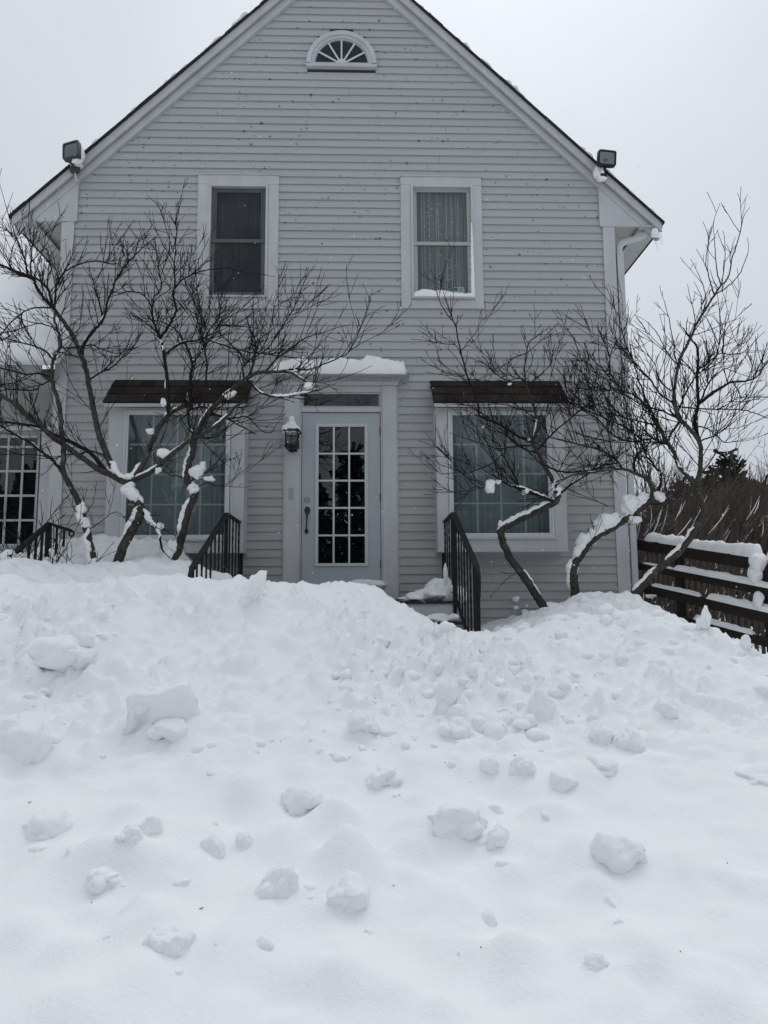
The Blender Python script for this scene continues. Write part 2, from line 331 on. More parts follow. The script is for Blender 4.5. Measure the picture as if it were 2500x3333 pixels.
M = dict(
    siding=siding_mat(), snow=snow_mat('snow'), ground=snow_mat('snow_bank', True),
    trim=simple('trim_paint', (0.51, 0.52, 0.535), 0.5, 0.09, 5, 0.15, 40, stretch=(1, 1, 0.4)),
    sash=simple('sash_paint', (0.40, 0.41, 0.40), 0.5, 0.06, 3.0),
    darksash=simple('dark_screen_frame', (0.105, 0.115, 0.115), 0.5, 0.1, 4.0),
    vinyl=simple('white_vinyl', (0.60, 0.62, 0.62), 0.45, 0.04, 2.5),
    door=simple('door_paint', (0.40, 0.44, 0.462), 0.38, 0.04, 1.6, 0.05, 25, 0.4),
    doortrim=simple('door_lite_frame', (0.55, 0.58, 0.60), 0.45, 0.04, 2.0),
    soffit=simple('soffit', (0.46, 0.46, 0.43), 0.6, 0.05, 3.0),
    gutter=simple('gutter_metal', (0.50, 0.52, 0.52), 0.4, 0.05, 3.0),
    iron=simple('black_iron', (0.006, 0.007, 0.009), 0.5, 0.3, 30, 0.2, 120, 0.25),
    black=simple('black_plastic', (0.015, 0.016, 0.020), 0.4, 0.2, 10),
    grey=simple('weathered_grey_housing', (0.06, 0.065, 0.065), 0.5, 0.2, 14),
    greylens=simple('dull_reflector', (0.17, 0.19, 0.19), 0.4, 0.15, 9),
    lens=simple('lamp_reflector', (0.42, 0.46, 0.45), 0.3, 0.1, 8),
    glass=glass_mat('window_glass'), loftglass=glass_mat('loft_glass', 1.3, 0.01, (0.8, 0.84, 0.9)), lampglass=glass_mat('lamp_glass', 1.6, 0.05, (0.8, 0.82, 0.82)),
    doorglass=glass_mat('door_glass', 1.6, 0.005, (0.6, 0.62, 0.62)), bayglass=glass_mat('bay_glass', 1.52, 0.015, (0.84, 0.865, 0.865)),
    void=simple('unlit_loft', (0.012, 0.014, 0.018), 0.8, 0.2, 2),
    screen=curtain_mat('screened_curtain', (0.042, 0.047, 0.052), (0.062, 0.068, 0.073), (0.030, 0.034, 0.040)),
    room=simple('dark_room', (0.05, 0.05, 0.05), 0.9, 0.3, 1.2),
    step=simple('painted_riser', (0.50, 0.51, 0.52), 0.6, 0.06, 3), nosing=simple('dark_nosing', (0.02, 0.02, 0.022), 0.6, 0.2, 20),
    bronze=simple('aged_bronze', (0.055, 0.048, 0.042), 0.4, 0.3, 30, 0.2, 80, 0.6, 0.6), brass=simple('worn_brass', (0.30, 0.30, 0.29), 0.35, 0.2, 40, 0, 60, 0.5, 0.7),
    rust=simple('rusty_hinge', (0.07, 0.045, 0.03), 0.7, 0.4, 60),
    bark=bark_mat('bark', (0.022, 0.020, 0.018), (0.092, 0.084, 0.073)), twig=simple('twig', (0.020, 0.016, 0.015), 0.8, 0.3, 20, spec=0.15),
    brush=simple('brush', (0.10, 0.084, 0.071), 0.9, 0.45, 0.6, spec=0.1), farpine=simple('snowy_far_woods', (0.075, 0.08, 0.078), 0.9, 0.9, 1.1, spec=0.1), pine=simple('pine_needles', (0.030, 0.036, 0.030), 0.9, 0.4, 2.0, spec=0.1),
    fence=wood_mat('fence_wood', (0.013, 0.010, 0.008), (0.038, 0.030, 0.024), (2, 2, 14)), picket=wood_mat('picket_wood', (0.055, 0.045, 0.037), (0.15, 0.122, 0.098), (14, 14, 1.5)),
    shingle=shingle_mat(), roofedge=simple('roof_shingle', (0.03, 0.028, 0.027), 0.9, 0.3, 20, 0.4, 90),
    curtain=curtain_mat('bay_curtain', (0.33, 0.37, 0.375), (0.42, 0.46, 0.465), (0.31, 0.37, 0.36)),
    leafcurtain=curtain_mat('leaf_curtain', (0.215, 0.208, 0.202), (0.285, 0.277, 0.27), (0.205, 0.215, 0.19)),
    leafprint=simple('leaf_print', (0.55, 0.58, 0.58), 0.8, 0.1, 4),
    card=simple('paper_card', (0.62, 0.65, 0.68), 0.7, 0.05, 4), ink=simple('blue_ink', (0.08, 0.10, 0.16), 0.7, 0.2, 4),
    ice=glass_mat('ice', 1.31, 0.15, (0.90, 0.93, 0.95)),
    fleck=simple('dark_debris', (0.05, 0.04, 0.03), 0.9, 0.4, 9),
    wing=simple('wing_panel', (0.36, 0.37, 0.37), 0.6, 0.07, 2.0),
)

# ------------------------------------------------------------------ snow ground (one sheet out to the horizon)
def D3(x, y, dep): return (x*1.507, y*1.507, dep)          # from the half-size view of the photograph
crest = [(0, 1236, 5.1), (100, 1248, 5.1), (190, 1252, 5.2), (245, 1253, 5.2), (300, 1243, 5.3), (345, 1239, 5.3), (430, 1262, 5.3), (480, 1259, 5.3), (540, 1264, 5.3), (600, 1270, 5.3),
         (660, 1273, 5.4), (700, 1263, 5.5), (740, 1259, 5.55), (780, 1270, 5.6), (830, 1306, 5.6), (880, 1330, 5.6), (940, 1354, 5.6), (990, 1371, 5.55), (1040, 1374, 5.5),
         (1080, 1370, 5.45), (1130, 1357, 5.4), (1180, 1342, 5.4), (1250, 1328, 5.4), (1300, 1332, 5.4), (1380, 1338, 5.3), (1440, 1331, 5.2), (1500, 1341, 5.1), (1560, 1372, 4.9), (1610, 1388, 4.8), (1659, 1412, 4.7)]
back = [(0, 1222, 6.4), (60, 1242, 6.4), (130, 1238, 6.6), (220, 1240, 7.0), (320, 1236, 7.0), (420, 1245, 7.0), (500, 1262, 7.0),
        (10, 1240, 7.6), (110, 1195, 8.3), (160, 1166, 8.5), (200, 1168, 8.45), (270, 1166, 8.4), (340, 1170, 8.4), (400, 1205, 8.5), (415, 1225, 8.0), (150, 1200, 7.8), (280, 1205, 7.8),
        (1060, 1352, 8.6), (1120, 1337, 8.7), (1180, 1332, 8.7), (1240, 1318, 8.7), (1320, 1312, 8.7), (1390, 1318, 8.7),
        (1060, 1372, 6.9), (1120, 1352, 7.0), (1180, 1326, 7.2), (1240, 1292, 7.4), (1300, 1286, 7.5), (1360, 1291, 7.5), (1430, 1322, 7.2), (1480, 1345, 6.8), (1550, 1405, 6.4), (1640, 1480, 6.0), (1520, 1390, 7.4), (1620, 1460, 7.0)]
cp = []
for x, y, d in crest+back:
    p = at(x*1.507, y*1.507, d-8.8); cp.append(p)
for p in list(cp[:len(crest)]):            # just behind the crest the bank falls a little
    cp.append(np.array([p[0]*1.05, p[1]+0.55, p[2]-0.10]))
for X in np.linspace(-4.5, 4.5, 10):
    for dep, z in ((0.3, -1.2), (1.4, -1.13), (2.3, -1.0), (3.1, -0.82), (3.9, -0.56)):
        cp.append(np.array([X*(0.5+0.1*dep), dep-8.8, CZ+z]))
for X, zc_ in ((-4.6, 0.1), (4.6, -0.75)):
    cp.append(np.array([X, -3.4, CZ+zc_])); cp.append(np.array([X, -1.2, CZ+zc_-0.1]))
for X in (-1.2, -0.2, 0.8):                # under the stoop
    cp.append(np.array([X, -2.2, CZ-0.75])); cp.append(np.array([X, -0.9, CZ-0.75]))
cp = np.array(cp)
def tps_fit(P, z, lam):
    n = len(P); d = np.linalg.norm(P[:, None]-P[None], axis=2); K = np.where(d > 0, d*d*np.log(d+1e-12), 0)+lam*np.eye(n)
    A = np.zeros((n+3, n+3)); A[:n, :n] = K; A[:n, n] = 1; A[:n, n+1:] = P; A[n, :n] = 1; A[n+1:, :n] = P.T
    return np.linalg.solve(A, np.concatenate([z, np.zeros(3)]))
TW = tps_fit(cp[:, :2], cp[:, 2], 0.003)
def H0(x, y):
    x = np.asarray(x, float); y = np.asarray(y, float); sh = x.shape; q = np.stack([x.ravel(), y.ravel()], 1)
    qc = np.stack([np.clip(q[:, 0], -5.2, 5.6), np.clip(q[:, 1], -9.2, 0.4)], 1)
    out = np.zeros(len(q))
    for s in range(0, len(q), 20000):
        e = qc[s:s+20000]; d2 = ((e[:, None]-cp[None, :, :2])**2).sum(2); out[s:s+20000] = (0.5*d2*np.log(d2+1e-12))@TW[:-3]+TW[-3]+e@TW[-2:]
    away = np.hypot(np.maximum(np.abs(q[:, 0]-0.2)-5.0, 0), np.maximum(np.maximum(-9.0-q[:, 1], q[:, 1]-0.3), 0))
    w = sstep(0, 3.5, away); far = CZ-1.25+0.25*fbm(q[:, 0]*0.06, q[:, 1]*0.06, 3, 5)
    return (out*(1-w)+far*w).reshape(sh)
def H(x, y):
    x = np.atleast_1d(np.asarray(x, float)); y = np.atleast_1d(np.asarray(y, float)); z = H0(x, y)
    dep = y+8.8
    bank = sstep(3.2, 4.6, dep)*(1-sstep(5.3, 6.2, dep)); front = 1-sstep(3.0, 4.3, dep); rest = np.clip(1-bank-front, 0, 1)
    near = sstep(0.2, 1.2, dep)
    r1 = np.abs(fbm(x*1.7, y*1.7, 2, 11)); r2 = fbm(x*3.6, y*3.6, 3, 21); b3 = np.maximum(fbm(x*9, y*9, 3, 31)-0.02, 0); b4 = np.maximum(fbm(x*20, y*20, 2, 41)-0.03, 0)
    patch = sstep(0.0, 0.14, fbm(x*0.9, y*0.9, 3, 51)+0.05)
    soft = 1-0.7*sstep(4.9, 5.3, dep)
    b5 = np.maximum(fbm(x*42, y*42, 2, 47)-0.02, 0)
    z = z+bank*(0.15*(r1-0.12)+0.13*r2+soft*((0.34*b3+0.30*b4+0.12*b5)*(0.45+0.55*patch)-0.03))
    z = z+front*near*(0.05*r1+0.035*r2+0.05*b3*patch)+rest*(0.16*r2+0.14*b3+0.06*b4)
    for hx, hy, hr, hh in MOUNDS:
        m_ = (np.abs(x-hx) < hr*3) & (np.abs(y-hy) < hr*3)
        if m_.any(): z[m_] = z[m_]+hh*np.exp(-((x[m_]-hx)**2+(y[m_]-hy)**2)/hr**2)
    z = z+0.04*sstep(4.9, 5.3, dep)*(1-sstep(5.5, 6.0, dep))*fbm(x*5, y*2, 3, 61)
    # the soft footprint-like hollow at the bottom and the block scar on the right
    for hx, hy, hr, hd in HOLES:
        d2 = ((x-hx)**2+((y-hy)*0.6)**2)/hr**2; z = z-hd*np.exp(-d2*1.5)+0.25*hd*np.exp(-((np.sqrt(d2)-1.35)/0.35)**2)
    return z
HOLES = []; MOUNDS = []
def ground_hit(px, py):
    d = ray(px, py); d = d/d[1]; ts = np.linspace(1.0, 8.7, 500)
    P = CAM[None]+d[None]*ts[:, None]; g = H(P[:, 0], P[:, 1]); k = np.argmax(P[:, 2] < g)
    if P[k, 2] >= g[k]: k = len(ts)-1
    return P[k]
hp = ground_hit(905, 3160); HOLES.append((hp[0], hp[1], 0.13, 0.05))
hp = ground_hit(1560, 2600); HOLES.append((hp[0], hp[1], 0.16, 0.05))

def geo_axis(a, b, step, far, k=1.35):
    c = list(np.arange(a, b+1e-6, step)); s = step; x = b
    r = []
    while x < far: s *= k; x += s; r.append(x)
    s = step; x = a; l = []
    while x > -far: s *= k; x -= s; l.append(x)
    return np.array(l[::-1]+c+r)
CH = [
 ('largest tilted snow slab lying below the curved tree trunk on the bank', 355, 1545, 190, 150, 101, 6, dict(lean=0.5, rot=0.2, thick=0.6, cut=0.5, sink=0.36)),
 ('small flat snow piece at the foot of the largest tilted slab', 370, 1590, 110, 50, 102, 6, {}),
 ('big rounded snow boulder cut off by the edge beside the slab', 40, 1622, 140, 170, 103, 6, dict(thick=0.8, rough=0.2)),
 ('broad broken snow block high on the bank under the shrub', 120, 1425, 170, 95, 104, 6, dict(rot=0.3, cut=0.6)),
 ('upper snow block resting against the broad broken block', 165, 1385, 110, 85, 105, 7, dict(cut=0.65)),
 ('pointed upright snow shard on the crest in front of the door pilaster', 543, 1305, 60, 80, 106, 7, dict(lean=0.45, thick=0.5, cut=0.5, sink=0.2)),
 ('pointed snow shard on the crest in front of the fence', 1525, 1362, 40, 52, 107, 7, dict(thick=0.6, cut=0.55, sink=0.15)),
 ('small snow horn on the crest farthest along the fence', 1612, 1402, 30, 36, 108, 7, dict(thick=0.6, cut=0.55, sink=0.15)),
 ('round snow lump on the crest below the exposed stair railing', 965, 1372, 55, 45, 109, 5, {}),
 ('knobbly snow clod standing upright in the middle of the bank', 1168, 1540, 75, 90, 110, 6, dict(rough=0.25)),
 ('tall narrow snow clod below the exposed stair railing', 965, 1500, 55, 65, 111, 6, dict(rough=0.2)),
 ('round snow ball on the smooth slope, the larger of a touching pair', 1360, 1605, 75, 65, 112, 4, dict(cut=0.85)),
 ('round snow ball on the smooth slope, the smaller of a touching pair', 1298, 1600, 55, 50, 113, 4, dict(cut=0.85)),
 ('pyramid-shaped grey snow lump low on the smooth slope', 1218, 1695, 78, 62, 114, 7, dict(cut=0.62)),
 ('two-lobed snow lump above the pyramid-shaped lump', 1130, 1660, 70, 60, 115, 6, dict(rough=0.22)),
 ('angular snow block with a dark speck on the flat snow', 597, 1925, 92, 98, 116, 7, dict(cut=0.58, lean=0.2)),
 ('broad smooth snow lump beside the speckled angular block', 750, 1935, 120, 85, 117, 5, dict(cut=0.75)),
 ('lone low snow lump closest to the bottom of the picture', 365, 2040, 110, 70, 118, 6, dict(cut=0.7)),
 ('small snow lump on the flat snow above the lone low lump', 225, 1905, 75, 55, 119, 6, dict(cut=0.68)),
 ('egg-shaped upright snow lump on the flat snow', 330, 1795, 55, 65, 120, 5, {}),
 ('slanted snow lump just beside the egg-shaped lump', 275, 1815, 60, 50, 121, 6, dict(lean=0.3)),
 ('wide soft snow mound under the big rounded boulder', 105, 1780, 130, 72, 122, 5, dict(cut=0.75)),
 ('rough double snow lump in the middle of the flat snow', 458, 1842, 62, 60, 123, 6, dict(rough=0.22)),
 ('square-topped snow lump right of the rough double lump', 527, 1825, 44, 55, 124, 7, dict(cut=0.6)),
 ('large half-buried snow slab with a hollow face on the flat snow', 1335, 1850, 140, 95, 125, 6, dict(rot=0.9, cut=0.6, sink=0.3)),
 ('snow lump beside the large half-buried slab', 1080, 1820, 62, 65, 126, 6, {}),
 ('oval flat snow lump near the bottom edge on the smooth side', 1285, 2085, 75, 55, 127, 5, {}),
 ('snow ledge cut off by the picture edge below the fence', 1650, 1672, 150, 62, 128, 6, dict(rough=0.2)),
 ('pale snow block half sunk below the front door', 830, 1685, 85, 65, 129, 6, dict(cut=0.65, sink=0.35)),
 ('smooth sunken snow block under the pale block', 655, 1745, 100, 70, 130, 6, dict(cut=0.7, sink=0.38)),
 ('wide sunken snow block in the middle of the flat snow', 985, 1775, 150, 80, 131, 6, dict(cut=0.7, sink=0.4)),
 ('snow lump stack above the wide sunken block', 990, 1590, 70, 60, 132, 6, dict(rough=0.22)),
 ('small upright snow lump above the stack on the bank', 985, 1555, 42, 50, 133, 6, {}),
 ('low snow lump by the round pair on the smooth slope', 1300, 1655, 105, 45, 134, 6, dict(sink=0.4)),
 ('snow lump on the crest mound in front of the door', 820, 1385, 48, 34, 135, 5, {}),
 ('cluster lump on the dirty patch of the bank', 780, 1575, 70, 48, 136, 6, dict(rough=0.25)),
 ('snow lump low on the bank beneath the elbowed tree', 1060, 1660, 55, 50, 137, 6, {}),
 ('pale snow lump beneath the fence shards on the bank', 1440, 1540, 55, 45, 138, 6, dict(rough=0.22)),
]
MD = []
for lab, x, y, w_, h_, sd, fc, kw in CH:   # snow drifted against every block
    g_ = ground_hit(x*1.507, y*1.507); k_ = 1.507*(g_[1]+8.8)/FPX; sx = w_*k_/2; MD.append((g_[0], g_[1]+sx*0.1, sx*1.4, h_*k_*0.24))
q = random.Random(19)
for i in range(130):                        # soft buried lumps and dimples of the powder
    x, y = q.uniform(0, 1659), q.uniform(1600, 2200); g_ = ground_hit(x*1.507, y*1.507); r_ = q.uniform(.035, .11); MD.append((g_[0], g_[1], r_, r_*q.choice((.6, .45, .3, -.3))))
MOUNDS.extend(MD)

gx = geo_axis(-4.7, 5.0, 0.0225, 420); gy = geo_axis(-7.4, 0.35, 0.0185, 420)
GX, GY = np.meshgrid(gx, gy); GZ = H(GX, GY)
nx, ny = len(gx), len(gy)
V_ = np.stack([GX.ravel(), GY.ravel(), GZ.ravel()], 1)
ii = (np.arange(ny-1)[:, None]*nx+np.arange(nx-1)[None]).ravel()
F_ = np.stack([ii, ii+1, ii+nx+1, ii+nx], 1)
g = np_mesh('snow_ground', V_, F_, M['ground']); setp(g, 'deep ploughed snow bank and trampled snow covering the ground', 'snow', kind='structure')

# ------------------------------------------------------------------ house
HX = -0.24                                  # ridge line
RY = -0.12                                  # front of the rake overhang
EXR = X_(2155, 750, RY); ZE = Z_(2155, 722, RY)   # eave tip
RS = (Z_(1341, 3, RY)-ZE)/(EXR-X_(1341, 3, RY)); ZP = ZE+RS*(EXR-HX); DZO, DZF = 0.125, 0.235
XL, XR = -3.62, 3.14                        # corners
SL = RS                                     # rake slope
ZR = ZP-0.13                                # top of the gable wall, tucked under the rake frieze
house = empty('house', loc=(HX, 0, 0))
setp(house, 'white clapboard gable-fronted house with peeling spots behind the snow bank', 'house')
def HB(mb, name, mat, parent=None, **k): return mb.build(name, M[mat], parent or house, **k)

def wall_x(z):                             # extent of the wall at height z
    if z <= CZ+4.62: return XL, XR
    hw = max(0.02, (ZR-z)/SL); return max(XL, HX-hw), min(XR, HX+hw)

# openings: (x0,x1,z0,z1) trim outside, and the hole
def rect(l, t, r, b, Y=0.0):
    a = at(l, t, Y); c = at(r, b, Y); return a[0], c[0], c[2], a[2]
W1o = (X_(642, 790), X_(907, 790), Z_(775, 1007), Z_(775, 575)); W1i = (X_(681, 790), X_(870, 790), Z_(775, 970), Z_(775, 606))
W2o = (X_(1304.5, 790), X_(1569.5, 790), Z_(1437, 1007), Z_(1437, 581)); W2i = (X_(1340, 790), X_(1539, 790), Z_(1437, 976), Z_(1437, 608))
DRo = (X_(927, 1600), X_(1297, 1600), CZ-0.6, Z_(1110, 1232)); DRi = (X_(982, 1600), X_(1239, 1600), Z_(1110, 1905), Z_(1110, 1268))
BY = -0.30
BLo = (X_(347.5, 1550, BY), X_(795, 1550, BY), Z_(570, 1794, BY), Z_(570, 1321, BY-0.10))
BRo = (X_(1422.5, 1550, BY), X_(1841, 1550, BY), Z_(1630, 1790, BY), Z_(1630, 1321, BY-0.10))
FC = at(1112, 214); FR = (X_(1226.7, 214)-X_(999, 214))/2; FIR = (X_(1197.8, 211)-X_(1027, 211))/2; FZ0 = Z_(1112, 227)
Zaw = Z_(600, 1236)
holes = [W1i, W2i, DRi, (BLo[0]+0.03, BLo[1]-0.03, BLo[2]+0.03, BLo[3]-0.03), (BRo[0]+0.03, BRo[1]-0.03, BRo[2]+0.03, BRo[3]-0.03)]
trims = [W1o, W2o, DRo, BLo, BRo]
def spans(z0, z1, rects, shrink=0.0):
    zm = (z0+z1)/2; s = [list(wall_x(zm))]
    for a, b, c, d in rects:
        if c < zm < d:
            a += shrink; b -= shrink; o = []
            for l, r in s:
                if b <= l or a >= r: o.append([l, r]); continue
                if a > l: o.append([l, a])
                if b < r: o.append([b, r])
            s = o
    return s
# sheathing with real openings
zs = sorted(set([CZ-1.4, CZ+4.62, ZR-0.05] + [z for h in holes for z in h[2:]]))
mb = MB()
for z0, z1 in zip(zs[:-1], zs[1:]):
    for l, r in spans(z0, z1, holes):
        l0, l1, r0, r1 = l, l, r, r
        if abs(l-wall_x((z0+z1)/2)[0]) < 1e-6: l0, l1 = wall_x(z0)[0], wall_x(z1)[0]
        if abs(r-wall_x((z0+z1)/2)[1]) < 1e-6: r0, r1 = wall_x(z0)[1], wall_x(z1)[1]
        mb.prism([(l0, z0), (r0, z0), (r1, z1), (l1, z1)], 0.004, 0.10)
DEPTH = 9.0
mb.box(XL, XL+0.1, 0.101, DEPTH, CZ-1.4, CZ+4.62).box(XR-0.1, XR, 0.101, DEPTH, CZ-1.4, CZ+4.62)
mb.prism([(XL+0.101, CZ-1.4), (XR-0.101, CZ-1.4), (XR-0.101, CZ+4.6), (HX, ZR-0.05), (XL+0.101, CZ+4.6)], DEPTH-0.1, DEPTH)
mb.box(XL+0.101, XR-0.101, 0.101, DEPTH-0.101, CZ+2.62, CZ+2.72)     # upper floor
mb.box(XL+0.101, XR-0.101, 2.6, 2.7, CZ-1.4, CZ+2.6).box(XL+0.101, XR-0.101, 2.6, 2.7, CZ+2.73, CZ+4.6)
HB(mb, 'wall', 'room')

# clapboards one by one
rng = random.Random(5)
EXPO = 0.1005; zref = Z_(775, 575)
rows = []
z = zref
while z > CZ-0.5: z -= EXPO
zlow = z
joints = [(1135, 290), (808, 312), (1210, 341), (1003, 363), (777, 386), (997, 413), (1450, 420), (1234, 440), (1025, 463), (707, 485), (1682, 497), (1430, 518), (1236, 541), (1023, 565), (445, 502),
          (1089, 1022), (1131, 1128), (1811, 1050), (1577, 1075), (1356, 1185), (1815, 1047), (1319, 1246), (1420, 1300)]
jw = [(X_(a, b), Z_(a, b)) for a, b in joints]
k = 0
while True:
    z0 = zlow+k*EXPO; z1 = z0+EXPO; k += 1
    if z0 > ZR-0.25: break
    fan = []
    if z1 > FZ0 and z0 < FC[2]+FR:
        zz = max(z0+0.02, FC[2]); hw = math.sqrt(max(0, FR*FR-(zz-FC[2])**2))
        if hw > 0.05: fan = [(FC[0]-hw+0.012, FC[0]+hw-0.012, z0, z1)]
    aw = []
    for B in (BLo, BRo):
        pass
    for l, r in spans(z0, z1, trims, 0.012):
        segs = [(l, r)]
        if fan:
            a, b = fan[0][:2]
            if a < r and b > l: segs = [(l, a), (b, r)]
        for l2, r2 in segs:
            cuts = [x for x, zz in jw if z0 < zz < z1 and l2+0.15 < x < r2-0.15]
            if not cuts and r2-l2 > 2.6 and rng.random() < 0.8 and z0 < CZ+2.9: cuts = [l2+(r2-l2)*rng.uniform(0.25, 0.75)]
            if not cuts and r2-l2 > 4.2: cuts = [l2+(r2-l2)*rng.uniform(0.2, 0.8)]
            edges = [l2]+sorted(cuts)+[r2]
            for a, b in zip(edges[:-1], edges[1:]):
                a2 = a+(0.0012 if a != l2 else 0); b2 = b-(0.0012 if b != r2 else 0)
                if b2-a2 < 0.01: continue
                y0 = -0.021+rng.uniform(-0.0015, 0.0015); j = rng.uniform(-0.0012, 0.0012)
                la0, la1, rb0, rb1 = a2, a2, b2, b2
                wl0, wr0 = wall_x(z0); wl1, wr1 = wall_x(z1+0.012)
                if a2 <= wl0+0.02 and z0 > CZ+4.62: la0, la1 = wl0, wl1
                if b2 >= wr0-0.02 and z0 > CZ+4.62: rb0, rb1 = wr0, wr1
                mb = MB()
                mb.add([(la0, y0, z0+j), (rb0, y0, z0+j), (rb0, -0.001, z0+j+0.007), (la0, -0.001, z0+j+0.007), (la1, -0.003, z1+0.012+j), (rb1, -0.003, z1+0.012+j), (rb1, 0.003, z1+0.012+j), (la1, 0.003, z1+0.012+j)],
                       [(0, 3, 2, 1), (4, 5, 6, 7), (0, 1, 5, 4), (1, 2, 6, 5), (2, 3, 7, 6), (3, 0, 4, 7)])
                HB(mb, 'clapboard', 'siding')

# corner boards
cbl = (XL-0.012, XL+0.135); cbr = (XR-0.135, XR+0.012)
for a, b in (cbl, cbr):
    z1_ = CZ+4.60-0.02
    HB(MB().box(a, b, -0.034, 0.02, CZ-1.4, CZ+3.05).box(a, b, -0.0345, 0.02, CZ+3.053, Z_(1000, 733)), 'corner_board', 'trim')

# roof: two slabs with rake boards, shingle edge and eave soffits
roof = empty('roof', house)
def rk(s, x_out, dz0, dz1, x_in=0.0):       # band parallel to the roof, s=+1 right side; dz measured down
    xo = HX+s*x_out; xi = HX+s*x_in
    zo = ZP-RS*x_out; zi = ZP-RS*x_in
    poly = [(xo, zo-dz1), (xo, zo-dz0), (xi, zi-dz0), (xi, zi-dz1)]
    return poly if s > 0 else poly[::-1]
EW = EXR-HX
cosr = math.cos(math.atan(RS))
for s in (-1, 1):
    o_ = MB().prism(rk(s, EW+0.02, 0.0, 0.045), RY+0.032, DEPTH+0.2); HB(o_, 'roof_deck', 'roofedge', roof)
    # ragged shingle butts along the rake
    m2 = MB(); q = random.Random(3+s); x = 0.0
    while x < EW:
        x2 = min(EW+0.025, x+q.uniform(0.12, 0.2)); d = q.uniform(0.0, 0.014)
        a, b = HX+s*x, HX+s*x2
        poly = [(b, ZP-RS*x2-0.010), (b, ZP-RS*x2+0.006+d), (a, ZP-RS*x+0.006+d), (a, ZP-RS*x-0.010)]
        m2.prism(poly if s > 0 else poly[::-1], RY-0.035-q.uniform(0, 0.006), RY+0.5); x = x2
    so_ = HB(m2, 'shingle_edge', 'roofedge', roof)
    cuts_ = [0.0, 1.02, 2.05, 3.12, EW]
    for c0, c1 in zip(cuts_[:-1], cuts_[1:]): HB(MB().prism(rk(s, c1-(0.002 if c1 < EW else 0), 0.0105, DZO+(0.003 if c0 > 2 else 0), c0), RY, RY+0.03), 'rake_board', 'trim', roof)
    zc_ = ZE-0.19; dzf = DZF; xc_ = (ZP-dzf-zc_)/RS; xe_ = EW-0.01
    poly = [(HX+s*xc_, zc_), (HX+s*xe_, zc_), (HX+s*xe_, ZP-RS*xe_-0.06), (HX, ZP-0.06), (HX, ZP-dzf)]
    HB(MB().prism(poly if s > 0 else poly[::-1], RY+0.062, 0.0), 'rake_frieze', 'trim', roof)
    # triangular return panel between rake and corner board
    zb = Z_(1000, 733)
    xi = HX+s*(XR-HX-0.17); xt = (ZP-DZF+0.01-zb)/RS
    poly = [(xi, zb), (HX+s*xt, zb), (xi, ZP-DZF+0.01-RS*abs(xi-HX))]
    HB(MB().prism(poly if s > 0 else poly[::-1], -0.045, 0.0), 'return_panel', 'trim', roof)
    # soffit planks seen from below, fascia and gutter
    for y in np.arange(-0.04, 4.0, 0.31):
        a, b = HX+s*(XR-HX+0.001), HX+s*(xt-0.02)
        HB(MB().box(min(a, b), max(a, b), y, y+0.302, zb+0.012, zb+0.03), 'soffit_board', 'soffit', roof)
    a = HX+s*(xt-0.04); b = HX+s*(xt+0.02)
    HB(MB().box(min(a, b), max(a, b), -0.03, DEPTH, zb-0.03, ZP-RS*xt-0.05), 'fascia', 'trim', roof)
    gx0, gx1 = HX+s*(xt+0.021), HX+s*(EW+0.01)
    zt = ZE-0.05
    pro = [(gx0, zb-0.0), (HX+s*(EW-0.05), zb-0.01), (gx1, zb+0.05), (gx1, zt), (gx0, zt)]
    HB(MB().prism(pro if s > 0 else pro[::-1], RY+0.031, DEPTH), 'gutter', 'gutter', roof)

# snow lying on the roof slopes and at the eave
def snow_slab(A, B, nrm, wid, h, n=60, m=10, seed=0, rough=0.35, edge=0.25, sway=0.0, pw=2.6):
    """lumpy snow along A->B; nrm = across direction, rounded top of height h"""
    A = np.array(A, float); B = np.array(B, float); t = (B-A); L = np.linalg.norm(t); tn = t/L; nrm = np.array(nrm, float); nrm /= np.linalg.norm(nrm)
    up = np.cross(tn, nrm); up = up if up[2] > 0 else -up
    u = np.linspace(0, 1, n); w = np.linspace(-1, 1, m); U, Wd = np.meshgrid(u, w, indexing='ij')
    prof = np.sqrt(np.clip(1-np.abs(Wd)**pw, 0, 1)); endf = np.sqrt(np.clip(1-np.abs(2*U-1)**(2*L/(edge+1e-3)+2), 0, 1))
    s = U*L
    hh = h*(1+rough*2*fbm(s*3.1+seed, Wd*1.3, 3, seed)+rough*1.1*fbm(s*14, Wd*4, 3, seed+3))*prof*endf
    ww = wid*(1+rough*0.9*fbm(s*6+seed*3, np.sign(Wd)*2.0, 3, seed+7))*(0.75+0.25*endf)
    P = A[None, None]+tn*s[..., None]+nrm*(Wd*ww)[..., None]*0.5+up*hh[..., None]
    P = P+(np.array([0, 0, 1.0])*sway*fbm(s*2, s*0, 2, seed)[..., None] if sway else 0)
    Q = A[None, None]+tn*s[..., None]+nrm*(Wd*ww)[..., None]*0.5*0.96-up*0.006
    v = np.vstack([P.reshape(-1, 3), Q.reshape(-1, 3)]); f = []
    N = n*m
    for i in range(n-1):
        for j in range(m-1):
            a, b, c, d = i*m+j, i*m+j+1, (i+1)*m+j+1, (i+1)*m+j; f.append((a, b, c, d)); f.append((a+N, d+N, c+N, b+N))
    for i in range(n-1):
        for j in (0, m-1):
            a, d = i*m+j, (i+1)*m+j; f.append((a, d, d+N, a+N))
    for j in range(m-1):
        for i in (0, n-1):
            a, b = i*m+j, i*m+j+1; f.append((a, b, b+N, a+N))
    return v, f
